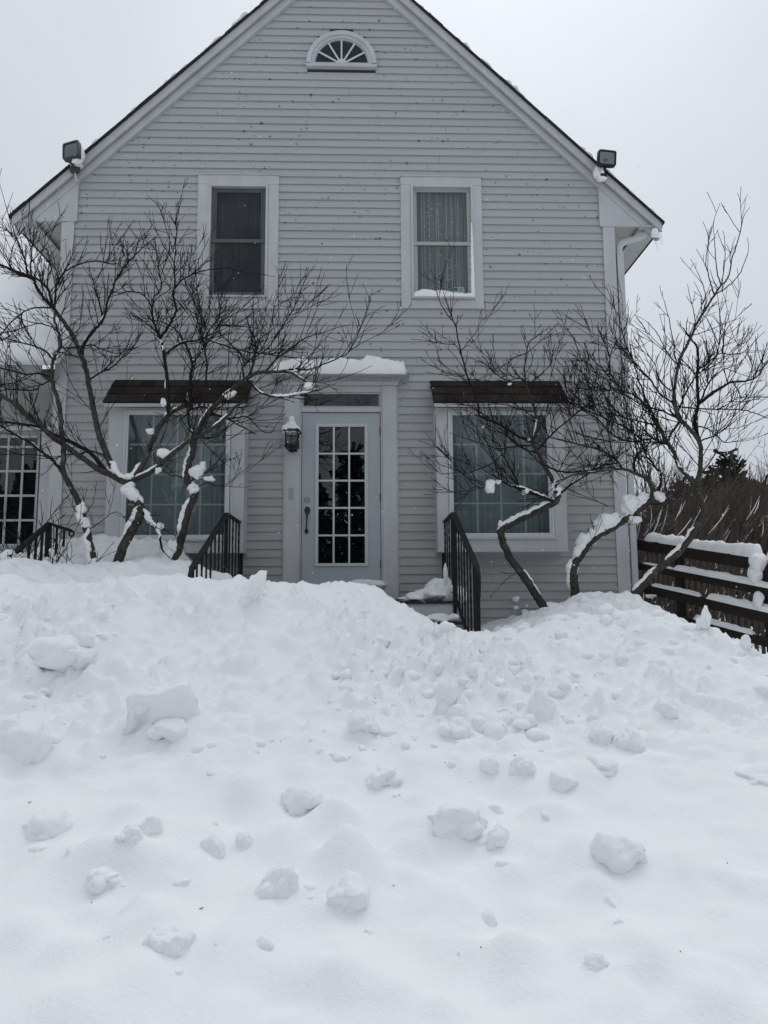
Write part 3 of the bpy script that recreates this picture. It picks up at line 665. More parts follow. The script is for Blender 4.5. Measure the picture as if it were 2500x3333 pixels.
for s, lab in ((-1, 'thin snow layer on the roof slope above the square floodlight with pipe'), (1, 'thin snow layer on the roof slope above the downspout')):
    A = (HX+s*0.02, 0.55, ZP+0.012); B = (HX+s*(EW+0.01), 0.55, ZE+0.0)
    v, f = snow_slab(A, B, (0, 1, 0), 1.34, 0.026, 260, 24, 3+s, 0.45, 0.12, pw=20)
    o = np_mesh('roof_snow', v, f, M['snow']); setp(o, lab, 'snow')

# gable fan window
def arc_band(c, r0, r1, y0, y1, n=28, a0=0.0, a1=math.pi):
    mb = MB(); 
    for i in range(n):
        t0 = a0+(a1-a0)*i/n; t1 = a0+(a1-a0)*(i+1)/n
        poly = [(c[0]+r0*math.cos(t0), c[2]+r0*math.sin(t0)), (c[0]+r1*math.cos(t0), c[2]+r1*math.sin(t0)), (c[0]+r1*math.cos(t1), c[2]+r1*math.sin(t1)), (c[0]+r0*math.cos(t1), c[2]+r0*math.sin(t1))]
        mb.prism(poly, y0, y1)
    return mb
fw_ = empty('fan_window', house)
c = (FC[0], 0, FC[2]); 
HB(arc_band(c, FR-0.055, FR, -0.062, 0.0), 'arch_trim', 'trim', fw_); HB(arc_band(c, FR-0.095, FR-0.055, -0.046, 0.0), 'arch_moulding', 'trim', fw_)
HB(arc_band(c, FIR, FR-0.095, -0.03, 0.0), 'arch_frame', 'trim', fw_)
HB(MB().box(c[0]-FR-0.004, c[0]+FR+0.004, -0.066, 0.0, FZ0, FZ0+0.035).box(c[0]-FR+0.02, c[0]+FR-0.02, -0.045, 0.0, FZ0+0.036, FC[2]+0.012), 'sill', 'trim', fw_)
HB(arc_band(c, 0.0005, FIR*0.21, -0.036, -0.004, 14), 'hub', 'vinyl', fw_)
for i in range(1, 6):
    t = math.pi*i/6
    HB(MB().beam((c[0]+FIR*0.19*math.cos(t), -0.024, c[2]+FIR*0.19*math.sin(t)), (c[0]+FIR*math.cos(t), -0.024, c[2]+FIR*math.sin(t)), 0.02, 0.016, (0, 1, 0)), 'spoke', 'vinyl', fw_)
for i in range(6):
    t0, t1 = math.pi*i/6+0.02, math.pi*(i+1)/6-0.02
    aa = np.linspace(t0, t1, 7); HB(MB().prism([(c[0]+FIR*0.2*math.cos(a), c[2]+FIR*0.2*math.sin(a)) for a in aa[::-1]][::-1][::-1][-1:]+[(c[0]+(FIR-0.001)*math.cos(a), c[2]+(FIR-0.001)*math.sin(a)) for a in aa]+[(c[0]+FIR*0.2*math.cos(t1), c[2]+FIR*0.2*math.sin(t1))], -0.016, -0.012), 'pane', 'loftglass', fw_)
HB(MB().box(c[0]-FIR, c[0]+FIR, 0.0005, 0.0035, FC[2], FC[2]+FIR), 'dark_interior', 'void', fw_)  # near-black flat sheet, the darkness of the loft is put into its colour

def frame_rect(mb, x0, x1, z0, z1, w, y0, y1):
    mb.box(x0, x1, y0, y1, z1-w, z1).box(x0, x1, y0, y1, z0, z0+w).box(x0, x0+w, y0, y1, z0+w, z1-w).box(x1-w, x1, y0, y1, z0+w, z1-w); return mb
# upper windows
def upper_window(o, i, dark):
    w = empty('window', house); x0, x1, z0, z1 = o; a, b, c_, d = i
    hz = d+0.006
    HB(MB().box(x0, x1, -0.036, 0.0, hz, z1), 'casing_board', 'trim', w)
    HB(MB().box(x0+0.001, a-0.012, -0.034, 0.0, z0, hz-0.002), 'casing_board', 'trim', w); HB(MB().box(b+0.012, x1-0.001, -0.034, 0.0, z0, hz-0.002), 'casing_board', 'trim', w)
    HB(MB().box(a-0.010, b+0.010, -0.033, 0.0, z0+0.001, c_-0.012), 'apron', 'trim', w)
    HB(MB().box(x0-0.006, x1+0.006, -0.05, 0.0, z1+0.001, z1+0.012), 'drip_cap', 'trim', w)
    HB(frame_rect(MB(), a-0.010, b+0.010, c_-0.010, hz-0.002, 0.03, -0.046, 0.07), 'frame', 'trim', w)
    HB(MB().box(a-0.009, b+0.009, -0.066, 0.02, c_-0.009, c_+0.012), 'sill', 'trim', w)
    sm = 'darksash' if dark else 'sash'
    A, B, C, D_ = a+0.021, b-0.021, c_+0.021, d-0.021
    zm = Z_(775, 785) if dark else Z_(1437, 794)
    HB(frame_rect(MB(), A, B, zm-0.015, D_, 0.045, 0.005, 0.035), 'upper_sash', sm, w)
    HB(frame_rect(MB(), A+0.002, B-0.002, C, zm+0.022, 0.047, -0.012, 0.004 if not dark else 0.002), 'lower_sash', sm, w)
    HB(MB().box(A, B, -0.028, -0.012, zm-0.03, zm+0.012), 'meeting_rail', sm, w)
    if dark:
        HB(MB().box(A+0.04, B-0.04, 0.0065, 0.008, zm+0.01, D_-0.04), 'screen', 'screen', w); HB(MB().box(A+0.04, B-0.04, -0.0115, -0.0105, C+0.04, zm-0.01), 'screen', 'screen', w)
        HB(MB().box(A+0.04, B-0.04, 0.010, 0.013, zm+0.01, D_-0.04), 'pane', 'glass', w); HB(MB().box(A+0.04, B-0.04, -0.010, -0.008, C+0.04, zm-0.01), 'pane', 'glass', w)
        frame_rect_ = HB(frame_rect(MB(), A+0.05, B-0.05, C+0.05, D_-0.05, 0.012, -0.002, 0.0), 'screen_bead', sm, w)
    else:
        HB(MB().box(A+0.04, B-0.04, 0.018, 0.021, zm+0.01, D_-0.04), 'pane', 'glass', w); HB(MB().box(A+0.04, B-0.04, -0.006, -0.003, C+0.04, zm-0.01), 'pane', 'glass', w)
        # folded sheer curtain with printed stems and leaves
        n = 90; xs = np.linspace(A+0.01, B-0.01, n); ys = 0.13+0.012*np.sin(np.linspace(0, 34, n))+0.006*np.sin(np.linspace(0, 83, n))
        v = [(x, y, C-0.02) for x, y in zip(xs, ys)]+[(x, y, D_+0.02) for x, y in zip(xs, ys)]
        f = [(k2, k2+1, k2+1+n, k2+n) for k2 in range(n-1)]
        np_mesh('curtain', v, f, M['leafcurtain'], w)
        pr = MB(); q = random.Random(4)
        for fx in (0.14, 0.19, 0.28, 0.41, 0.45, 0.60, 0.69, 0.78, 0.82, 0.93):
            x = A+0.02+(B-A-0.04)*fx; pr.box(x-0.0025, x+0.0025, 0.098, 0.100, C, D_)
        for _ in range(60):
            x = A+0.05+(B-A-0.1)*q.choice((0.19, 0.28, 0.45, 0.69, 0.82))+q.choice((-1, 1))*0.018; z = q.uniform(C+0.05, D_-0.05); sg = 1 if q.random() < 0.55 else -1
            pr.beam((x-0.014*sg, 0.0985, z-0.012), (x+0.014*sg, 0.0985, z+0.012), 0.006, 0.004, (0, 1, 0))
        pr.build('curtain_print', M['leafprint'], w)
    return w
upper_window(W1o, W1i, True); upper_window(W2o, W2i, False)
# the hardware pair and frost ridge in the right-hand upper window
cx0 = at(1494, 944, -0.02)
cd_ = empty('window_card', loc=(cx0[0], cx0[1], cx0[2]-0.05)); setp(cd_, 'small folded white card with blue print standing in the curtained upstairs window', 'card')
HB(MB().box(cx0[0]-0.07, cx0[0]+0.07, -0.001, 0.0005, cx0[2]-0.05, cx0[2]+0.045), 'front_leaf', 'card', cd_)
pm = MB().box(cx0[0]-0.06, cx0[0]-0.012, -0.0022, -0.0012, cx0[2]-0.005, cx0[2]+0.036).box(cx0[0]-0.055, cx0[0]-0.017, -0.0030, -0.0023, cx0[2]+0.005, cx0[2]+0.012)
for k2 in range(4): pm.box(cx0[0]+0.005+0.004*(k2 % 2), cx0[0]+0.058-0.008*(k2 % 3), -0.0022, -0.0012, cx0[2]+0.026-k2*0.014, cx0[2]+0.031-k2*0.014)
HB(pm, 'print', 'ink', cd_)
v, f = snow_slab((W2i[0]+0.01, -0.045, W2i[2]+0.014), (W2i[1]-0.012, -0.045, W2i[2]+0.014), (0, 1, 0), 0.085, 0.075, 60, 9, 9, 0.8, 0.15)
o = np_mesh('sill_snow', v, f, M['snow']); setp(o, 'ragged ridge of snow on the sill of the curtained upstairs window', 'snow')
v, f = snow_slab((W2i[1]-0.018, -0.04, W2i[2]+0.02), (W2i[1]-0.006, -0.04, W2i[2]+1.0), (0, 1, 0), 0.03, -0.03, 70, 6, 12, 0.5, 0.5)
v = np.array(v); 
fr = MB(); q = random.Random(8)
zz = W2i[2]+0.02; pts = []; rr = []
while zz < W2i[2]+0.98:
    t = (zz-W2i[2])/1.0; pts.append((W2i[1]-0.018+q.uniform(-0.003, 0.003), -0.044, zz)); rr.append((0.026*(1-t)**0.7+0.004)*q.uniform(0.8, 1.15)); zz += 0.02
fr.tube(pts, rr, 8); o = fr.build('frost_ridge', M['snow'], smooth=True); setp(o, 'strip of frozen snow up the jamb of the curtained upstairs window', 'snow')

# bay windows under shingled awnings
def bay(Bo, gl, gt, gr, gb, px):
    w = empty('bay_window', house); x0, x1, z0, z1 = Bo; y = BY
    gx0, gx1 = X_(gl[0], 1550, y), X_(gr[0], 1550, y); gz0, gz1 = Z_(px, gb, y), Z_(px, gt, y)
    fo = 0.052                                                    # vinyl frame round the glass
    a, b, c_, d = gx0-fo, gx1+fo, gz0-fo, gz1+fo
    HB(MB().box(x0, a-0.006, y, y+0.03, z0+0.001, z1), 'casing_board', 'trim', w); HB(MB().box(b+0.006, x1, y, y+0.03, z0+0.001, z1), 'casing_board', 'trim', w)
    HB(MB().box(a-0.005, b+0.005, y-0.001, y+0.03, d+0.006, z1), 'casing_board', 'trim', w)
    HB(MB().box(a-0.005, b+0.005, y-0.001, y+0.03, z0+0.002, c_-0.022), 'apron', 'trim', w)
    HB(MB().box(a-0.02, b+0.02, y-0.03, y+0.03, c_-0.021, c_-0.003), 'sill', 'trim', w)
    HB(MB().box(x0, x0+0.03, y+0.0305, -0.001, z0+0.001, z1), 'side_panel', 'trim', w); HB(MB().box(x1-0.03, x1, y+0.0305, -0.001, z0+0.001, z1), 'side_panel', 'trim', w)
    HB(MB().box(x0-0.002, x1+0.002, y-0.002, -0.001, z0-0.02, z0), 'box_floor', 'trim', w)
    HB(MB().box(x0-0.01, x0+0.012, -0.2, -0.001, z1-0.33, z1), 'bracket', 'trim', w)
    HB(frame_rect(MB(), a, b, c_, d, 0.022, y-0.012, y+0.04), 'outer_frame', 'vinyl', w)
    HB(frame_rect(MB(), a+0.022, b-0.022, c_+0.022, d-0.022, fo-0.022, y-0.002, y+0.04), 'sash', 'vinyl', w)
    mw = 0.009
    for k2 in range(1, 4):
        xx = gx0+(gx1-gx0)*k2/4; HB(MB().box(xx-mw, xx+mw, y+0.0105, y+0.018, gz0, gz1), 'muntin', 'vinyl', w)
        zz = gz0+(gz1-gz0)*k2/4
        for j in range(4):
            l = gx0+(gx1-gx0)*j/4+mw; r = gx0+(gx1-gx0)*(j+1)/4-mw
            HB(MB().box(l, r, y+0.0105, y+0.018, zz-mw, zz+mw), 'muntin', 'vinyl', w)
    for i in range(4):
        for j in range(4):
            l = gx0+(gx1-gx0)*i/4; r = gx0+(gx1-gx0)*(i+1)/4; bz = gz0+(gz1-gz0)*j/4; tz = gz0+(gz1-gz0)*(j+1)/4
            HB(MB().box(l+0.0005, r-0.0005, y+0.004, y+0.008, bz+0.0005, tz-0.0005), 'pane', 'bayglass', w)
    n = 120; xs = np.linspace(x0+0.035, x1-0.035, n); ys = -0.08+0.008*np.sin(np.linspace(0, 60, n))+0.005*np.sin(np.linspace(0, 151, n))
    v = [(x, yy, z0+0.01) for x, yy in zip(xs, ys)]+[(x, yy, z1-0.01) for x, yy in zip(xs, ys)]
    np_mesh('curtain', v, [(k2, k2+1, k2+1+n, k2+n) for k2 in range(n-1)], M['curtain'], w)
    # awning
    aw = empty('window_awning', house); ax0, ax1 = x0-0.035, x1+0.035; zt = Zaw; yb = BY-0.10; zb = z1+0.01
    dk = MB().prismx([(-0.002, zt-0.03), (-0.002, zt), (yb, zb+0.035), (yb, zb+0.0)], ax0, ax1); HB(dk, 'deck', 'roofedge', aw)
    q = random.Random(int(px)); rows_ = 3; SH = None
    for k2 in range(rows_):
        t0, t1 = k2/rows_, (k2+1)/rows_
        ya, za = yb+(-0.002-yb)*t0, zb+0.035+(zt-zb-0.035)*t0; yc, zc = yb+(-0.002-yb)*min(1, t1+0.08), zb+0.035+(zt-zb-0.035)*min(1, t1+0.08)
        xx = ax0-0.008
        while xx < ax1+0.008:
            wd = q.uniform(0.13, 0.19); x2 = min(xx+wd, ax1+0.008)
            if ax1+0.008-x2 < 0.04: x2 = ax1+0.008
            lift = 0.016+q.uniform(-0.003, 0.004); dz = q.uniform(-0.005, 0.003)
            nrm = (-(zc-za), (yc-ya)); L = math.hypot(*nrm); ny_, nz_ = nrm[0]/L, nrm[1]/L
            if nz_ < 0: ny_, nz_ = -ny_, -nz_
            mb = MB(); p0 = (ya-0.012, za+dz-0.004)
            mb.prismx([(p0[0], p0[1]), (yc, zc+0.001), (yc+ny_*0.005, zc+nz_*0.005), (p0[0]+ny_*lift, p0[1]+nz_*lift)], xx+0.002, x2-0.002)
            HB(mb, 'shingle', 'shingle', aw); xx = x2
    HB(MB().box(ax0+0.005, ax1-0.005, yb-0.004, yb+0.02, zb-0.02, zb+0.018), 'drip_edge', 'trim', aw)
    return w
bay(BLo, (413, 0), 1350, (733, 0), 1741, 570); bay(BRo, (1475.5, 0), 1351, (1784, 0), 1735, 1630)

# doorway: pilasters, entablature with dentils, transom and door
dw = empty('door_surround', house)
cxd = X_(1111, 1600); zplt = Z_(1110, 1259); zplb = Z_(1110, 1952, -0.03); zpl = Z_(1110, 1901)
pil = [(X_(927, 1600), X_(976, 1600)), (X_(1246, 1600), X_(1291, 1600))]
for k2, (a, b) in enumerate(pil):
    HB(MB().box(a, b, -0.05, 0.0, zpl+0.01, zplt), 'pilaster', 'trim', dw)
    e0, e1 = (a-0.02, a-0.001) if k2 == 0 else (b+0.001, b+0.02)
    HB(MB().box(e0, e1, -0.03, 0.0, zplb, zplt), 'back_band', 'trim', dw)
    HB(MB().box(a-0.006, b+0.006, -0.062, 0.0, zplb, zpl).box(a-0.003, b+0.003, -0.056, 0.0, zpl, zpl+0.012), 'plinth', 'trim', dw)
xa, xb = pil[0][0]-0.02, pil[1][1]+0.02
zf1 = Z_(1110, 1250)
HB(MB().box(xa-0.01, xb+0.01, -0.075, 0.0, zplt+0.001, zplt+0.04), 'frieze', 'trim', dw)
zd0, zd1 = zplt+0.041, zplt+0.085
HB(MB().box(xa-0.02, xb+0.02, -0.082, 0.0, zd0, zd1), 'dentil_band', 'trim', dw)
nd = 40; dent = []
for k2 in range(nd):
    xx = xa-0.03+(xb-xa+0.06)*(k2+0.5)/nd
    HB(MB().box(xx-0.0105, xx+0.0105, -0.118, -0.0821, zd0+0.008, zd1-0.001), 'dentil', 'trim', dw)
cpz = zd1+0.001; ctz = Z_(1110, 1218, -0.2)
prof = [(-0.11, 0.0), (-0.115, 0.012), (-0.13, 0.02), (-0.155, 0.045), (-0.19, 0.062), (-0.205, 0.066), (-0.205, 0.10)]
sc_ = (ctz-cpz)/0.10
mb = MB(); rings = []
for yv, zv in prof+[(0.0, 0.10), (0.0, 0.0)]:
    o_ = -yv-0.085
    if yv == 0.0: o_ = 0.12 if zv else 0.025
    rings.append([(xa-0.02-max(0, o_), yv, cpz+zv*sc_), (xb+0.02+max(0, o_), yv, cpz+zv*sc_)])
vs_ = [p for r_ in rings for p in r_]; n_ = len(rings)
mb.add(vs_, [(2*i, 2*i+1, 2*((i+1) % n_)+1, 2*((i+1) % n_)) for i in range(n_)]+[tuple(2*i for i in range(n_-1, -1, -1)), tuple(2*i+1 for i in range(n_))])
HB(mb, 'crown_moulding', 'trim', dw)
v, f = snow_slab((X_(893, 1200), -0.115, ctz+0.004), (X_(1322, 1210, -0.2), -0.115, ctz+0.004), (0, 1, 0), 0.23, 0.17, 170, 20, 22, 0.6, 0.10, pw=3.4)
o = np_mesh('cornice_snow', v, f, M['snow']); setp(o, 'thick slab of snow lying on the door cornice', 'snow')
# frame round door and transom
dx0, dx1 = DRi[0], DRi[1]; dz0 = DRi[2]; dzt = Z_(1110, 1344); trb, trt = Z_(1110, 1328), Z_(1110, 1278)
HB(MB().box(pil[0][1]+0.001, dx0-0.004, -0.03, 0.06, dz0, zplt).box(dx1+0.004, pil[1][0]-0.001, -0.03, 0.06, dz0, zplt).box(dx0-0.003, dx1+0.003, -0.032, 0.05, dzt+0.006, trb).box(dx0-0.003, dx1+0.003, -0.028, 0.05, trt, zplt), 'door_frame', 'trim', dw)
HB(frame_rect(MB(), dx0-0.003, dx1+0.003, trb+0.001, trt-0.001, 0.02, -0.014, 0.05), 'transom_frame', 'sash', dw)
HB(MB().box(dx0+0.017, dx1-0.017, 0.012, 0.016, trb+0.02, trt-0.02), 'transom_pane', 'doorglass', dw)
HB(MB().box(dx0-0.02, dx1+0.02, -0.10, 0.06, dz0-0.035, dz0-0.004), 'threshold', 'trim', dw)
HB(MB().box(pil[0][1]+0.008, pil[1][0]-0.008, -0.045, 0.0, zplb, dz0-0.036), 'base_panel', 'step', dw)
wp = at(949, 1610); HB(MB().box(wp[0]-0.032, wp[0]+0.032, -0.0508, -0.0501, wp[2]-0.075, wp[2]+0.075), 'worn_patch', 'wing', dw)
door = empty('door', house)
fy = -0.004
lx0, lx1, lz0, lz1 = X_(1036, 1600), X_(1187, 1600), Z_(1110, 1833), Z_(1110, 1390)
ox0, ox1, oz0, oz1 = X_(1027, 1600), X_(1197, 1600), Z_(1110, 1843), Z_(1110, 1380)
HB(MB().box(dx0+0.002, ox0+0.015, fy, fy+0.045, dz0, dzt).box(ox1-0.015, dx1-0.002, fy, fy+0.045, dz0, dzt).box(ox0+0.0151, ox1-0.0151, fy, fy+0.045, dz0, oz0+0.015).box(ox0+0.0151, ox1-0.0151, fy, fy+0.045, oz1-0.015, dzt), 'door_leaf', 'door', door)
HB(frame_rect(MB(), ox0, ox1, oz0, oz1, 0.018, fy-0.016, fy-0.0005), 'lite_frame', 'doortrim', door)
HB(frame_rect(MB(), ox0+0.0181, ox1-0.0181, oz0+0.0181, oz1-0.0181, lx0-ox0-0.018+0.002, fy-0.010, fy+0.02), 'lite_bead', 'doortrim', door)
mw = 0.0105
for k2 in (1, 2):
    xx = lx0+(lx1-lx0)*k2/3; HB(MB().box(xx-mw, xx+mw, fy-0.009, fy+0.012, lz0, lz1), 'muntin', 'doortrim', door)
for r_ in range(1, 5):
    zz = lz0+(lz1-lz0)*r_/5
    for j in range(3):
        HB(MB().box(lx0+(lx1-lx0)*j/3+(mw if j else 0), lx0+(lx1-lx0)*(j+1)/3-(mw if j < 2 else 0), fy-0.0088, fy+0.012, zz-mw, zz+mw), 'muntin', 'doortrim', door)
for i in range(3):
    for j in range(5):
        HB(MB().box(lx0+(lx1-lx0)*i/3+0.0005, lx0+(lx1-lx0)*(i+1)/3-0.0005, fy+0.014, fy+0.018, lz0+(lz1-lz0)*j/5+0.0005, lz0+(lz1-lz0)*(j+1)/5-0.0005), 'pane', 'doorglass', door)
for xs_, zs_ in [((ox0+ox1)/2+dx*(ox1-ox0)*0.3, zz) for dx in (-1, 0, 1) for zz in (oz0+0.009, oz1-0.009)]+[(xx, lz0+(lz1-lz0)*t) for xx in (ox0+0.009, ox1-0.009) for t in (0.03, 0.2, 0.4, 0.6, 0.8, 0.97)]:
    HB(MB().lathe((xs_, fy-0.0155, zs_), [(0.0045, 0), (0.004, 0.0015)], 8, 'y'), 'screw', 'bronze', door)
hc = at(1000, 1626); HB(MB().lathe((hc[0], fy, hc[2]), [(0.033, 0), (0.033, 0.008), (0.028, 0.014), (0.012, 0.016), (0.012, 0.022), (0.003, 0.023)], 24, 'y'), 'deadbolt', 'brass', door, smooth=False)
h1 = at(1000.5, 1663); h2 = at(998, 1730)
hd = MB(); hd.v = []; 
for cc, rx, rz in ((h1, 0.036, 0.052), (h2, 0.024, 0.03)):
    pl = [(cc[0]+rx*math.cos(t)*(1-0.25*max(0, -math.sin(t))), cc[2]+rz*math.sin(t)) for t in np.linspace(0, 2*math.pi, 20, endpoint=False)]
    hd.prism(pl, fy-0.01, fy-0.0005)
P = catmull([(h1[0], fy-0.01, h1[2]-0.02), (h1[0], fy-0.045, h1[2]-0.04), (h1[0]-0.002, fy-0.055, (h1[2]+h2[2])/2), (h2[0], fy-0.045, h2[2]+0.05), (h2[0], fy-0.01, h2[2])], 6)
hd.tube(P, [0.012, 0.013, 0.014, 0.014, 0.0135, 0.0135, 0.013, 0.0125, 0.012, 0.0115, 0.011, 0.0105, 0.01, 0.0095, 0.009, 0.0088, 0.0086, 0.0085, 0.0085, 0.0085, 0.0085, 0.009, 0.0095, 0.01, 0.01][:len(P)], 10)
hd.tube([(h1[0], fy-0.03, h1[2]+0.012), (h1[0], fy-0.055, h1[2]+0.014)], [0.012, 0.009], 8)
HB(hd, 'handle', 'bronze', door)
for py in (1403, 1618, 1838):
    hz = Z_(1240, py); mb = MB().tube([(dx1+0.003, fy-0.012, hz-0.05), (dx1+0.003, fy-0.012, hz+0.05)], 0.008, 8).box(dx1-0.010, dx1+0.012, fy-0.004, fy-0.001, hz-0.045, hz+0.045)
    HB(mb, 'hinge', 'rust', door)
HB(MB().box(dx0-0.05, dx1+0.05, 0.55, 0.6, dz0, zplt), 'dark_interior', 'room', dw)

# downspout on the far corner
dsx = XR+0.075
P = catmull([(XR+0.44, 0.02, Z_(1000, 733)-0.02), (XR+0.40, 0.0, Z_(1000, 733)-0.09), (XR+0.28, -0.005, Z_(1000, 733)-0.15), (XR+0.12, -0.005, Z_(1000, 733)-0.20), (dsx, 0.0, Z_(1000, 733)-0.27), (dsx, 0.0, Z_(1000, 733)-0.36)], 6)
mb = MB()
for i in range(4): pass
mb.tube(P, 0.04, 10); ds = empty('downspout', house); HB(mb, 'elbow', 'gutter', ds, smooth=True)
for off in (-0.018, 0.0, 0.018):
    HB(MB().tube(P[6:-4]+np.array([0.006, -0.037, off+0.012]), 0.005, 5), 'elbow_rib', 'gutter', ds)
zt_ = Z_(1000, 733)-0.34
HB(MB().box(dsx-0.04, dsx+0.04, -0.028, 0.028, CZ+2.6, zt_).box(dsx-0.043, dsx+0.043, -0.031, 0.031, CZ+2.6-0.02, CZ+2.62), 'upper_pipe', 'gutter', ds)
HB(MB().box(dsx-0.036, dsx+0.036, -0.025, 0.025, CZ-0.9, CZ+2.58), 'lower_pipe', 'gutter', ds)
# icicles at the eave tip
for k2, (px, py, L) in enumerate(((2132, 770, 0.19), (2150, 772, 0.11), (2140, 772, 0.07))):
    p = at(px, py, RY+0.02); mb = MB().tube([(p[0], p[1], p[2]+0.03), (p[0]+0.004, p[1], p[2]-L*0.3), (p[0]+0.016, p[1], p[2]-L*0.65), (p[0]+0.028, p[1], p[2]-L)], [0.018, 0.012, 0.007, 0.001], 7)
    o = mb.build('icicle', M['ice'], smooth=True); setp(o, ('longest icicle hanging from the roof corner above the downspout', 'outermost icicle hanging from the roof corner above the downspout', 'short icicle stub between the two longer ones at the roof corner')[k2], 'icicle', 'icicles at the eave')

# ------------------------------------------------------------------ left wing with snow-loaded roof
wing = empty('side_wing', loc=(-5.2, 1.0, 0)); setp(wing, 'low side wing with glazed door and deep snow on its roof', 'wing')
WY = 0.25; EYW = -0.42; zev = Z_(100, 1225, EYW)
HB(MB().box(-9.5, XL-0.02, WY, WY+0.1, CZ-1.4, zev+0.3), 'wall', 'wing', wing)
for k2, y in enumerate(np.arange(EYW+0.03, WY-0.02, 0.10)):
    HB(MB().box(-9.5, XL-0.015, y, y+0.096, zev+0.0, zev+0.015), 'soffit_board', 'soffit', wing)
HB(MB().box(-9.5, XL-0.004, EYW, EYW+0.028, zev-0.03, zev+0.16), 'fascia', 'wing', wing)
HB(MB().prismx([(EYW-0.03, zev+0.165), (EYW-0.03, zev+0.19), (3.6, zev+4.0), (3.6, zev+3.8)], -9.5, XL-0.004), 'roof', 'wing', wing)
# glazed double door with grid
gz1, gz0 = Z_(60, 1427, WY), Z_(40, 1775, WY)
gxr = X_(128, 1500, WY); cw = gxr-X_(78, 1520, WY)
HB(MB().box(gxr+0.03, gxr+0.16, WY-0.04, WY-0.001, gz0-0.6, gz1+0.09).box(gxr+0.175, XL-0.02, WY-0.02, WY-0.0011, gz0-0.6, gz1+0.09), 'door_casing', 'trim', wing)
HB(MB().box(-9.5, gxr+0.16, WY-0.04, WY-0.001, gz1+0.091, gz1+0.14), 'door_head', 'trim', wing)
ncol, nrow = 7, 5
gx0 = gxr-cw*ncol
HB(MB().box(gx0, gxr, WY-0.004, WY-0.002, gz0, gz1), 'dark_interior', 'room', wing)
for i in range(ncol+1):
    xx = gx0+cw*i; HB(MB().box(xx-0.014, xx+0.012, WY-0.036, WY-0.012, gz0, gz1), 'muntin', 'sash', wing)  # bars take the darker sash paint, their shade put into the colour
for j in range(nrow):
    zz = gz0+(gz1-gz0)*j/(nrow-0.62)
    if zz < gz1:
        for i in range(ncol):
            HB(MB().box(gx0+cw*i+0.0141, gx0+cw*(i+1)-0.0141, WY-0.036, WY-0.012, zz-0.013, zz+0.013), 'muntin', 'sash', wing)
HB(MB().box(gx0, gxr, WY-0.036, WY-0.012, gz1-0.0, gz1+0.03), 'top_rail', 'sash', wing)
for i in range(ncol):
    for j in range(nrow):
        z0_ = gz0+(gz1-gz0)*j/(nrow-0.62); z1_ = min(gz1, gz0+(gz1-gz0)*(j+1)/(nrow-0.62))
        if z1_-z0_ > 0.03: HB(MB().box(gx0+cw*i+0.001, gx0+cw*(i+1)-0.001, WY-0.026, WY-0.022, z0_+0.001, z1_-0.001), 'pane', 'doorglass', wing)
HB(MB().box(gx0, gxr+0.03, WY-0.03, WY-0.0012, gz0-0.6, gz0-0.014), 'kick_panel', 'wing', wing)
# snow blanket on the wing roof, rounded and overhanging at the eave
n, m_ = 90, 70
u = np.linspace(0, 1, n); t = np.linspace(0, 1, m_); Ug, Tg = np.meshgrid(u, t, indexing='ij')
xe = -9.5+(XL+0.17+9.5)*Ug
s_along = Tg*5.3
th = 0.24*np.sqrt(np.clip(s_along/0.30, 0, 1))*(1+0.5*fbm(xe*0.9, s_along*0.9, 3, 71))*np.sqrt(np.clip((1-Ug)*6/0.22, 0, 1)**0.8)
ybase = EYW-0.07-0.05*fbm(xe*1.5, xe*0, 3, 73)+s_along*0.70*(1-0.0); zbase = zev+0.16+np.maximum(s_along-0.05, 0)*0.70
bul = np.clip(1-s_along/0.35, 0, 1)
yb_ = ybase-th*0.35+bul*0.0; zb_ = zbase+th*0.9+0.04*fbm(xe*2.5, s_along*2.5, 3, 75)-0.05*(s_along < 0.01)
v = np.stack([xe, yb_, zb_], -1).reshape(-1, 3); f = []
for i in range(n-1):
    for j in range(m_-1):
        a = i*m_+j; f.append((a, a+m_, a+m_+1, a+1))
N = len(v); low = np.stack([xe, ybase+0.05, zbase-0.004], -1).reshape(-1, 3); v = np.vstack([v, low])
for i in range(n-1):
    a = i*m_; f.append((a, a+N, a+m_+N, a+m_))
for j in range(m_-1):
    a = (n-1)*m_+j; f.append((a, a+1, a+1+N, a+N))
for i in range(n-1):                       # underside of the overhang
    for j in range(m_-1):
        a = i*m_+j+N; f.append((a, a+1, a+m_+1, a+m_))
o = np_mesh('wing_roof_snow', v, f, M['snow']); setp(o, 'deep smooth snow blanket on the roof of the low side wing', 'snow')

# ------------------------------------------------------------------ stoop
RXL, RXR = -1.38, 0.95; LZ = CZ+0.035; LY = -1.10
st = empty('front_steps', loc=((RXL+RXR)/2, LY, CZ-1.0)); setp(st, 'front door steps with white risers and black nosings mostly buried in snow', 'steps')
for k2 in range(4):
    yf = LY-0.28*k2; zt = LZ-0.205*k2; yb = -0.06 if k2 == 0 else LY-0.28*(k2-1)-0.001
    HB(MB().box(RXL-0.04, RXR+0.04, yf-0.025, yb, zt-0.028, zt), 'tread', 'nosing', st)
    HB(MB().box(RXL-0.01, RXR+0.01, yf, yf+0.03, zt-0.206, zt-0.0285), 'riser', 'step', st)
    HB(MB().box(RXL-0.005, RXL+0.02, yf+0.0305, yb, zt-0.6, zt-0.0285), 'side_panel', 'step', st); HB(MB().box(RXR-0.02, RXR+0.005, yf+0.0305, yb, zt-0.6, zt-0.0285), 'side_panel', 'step', st)

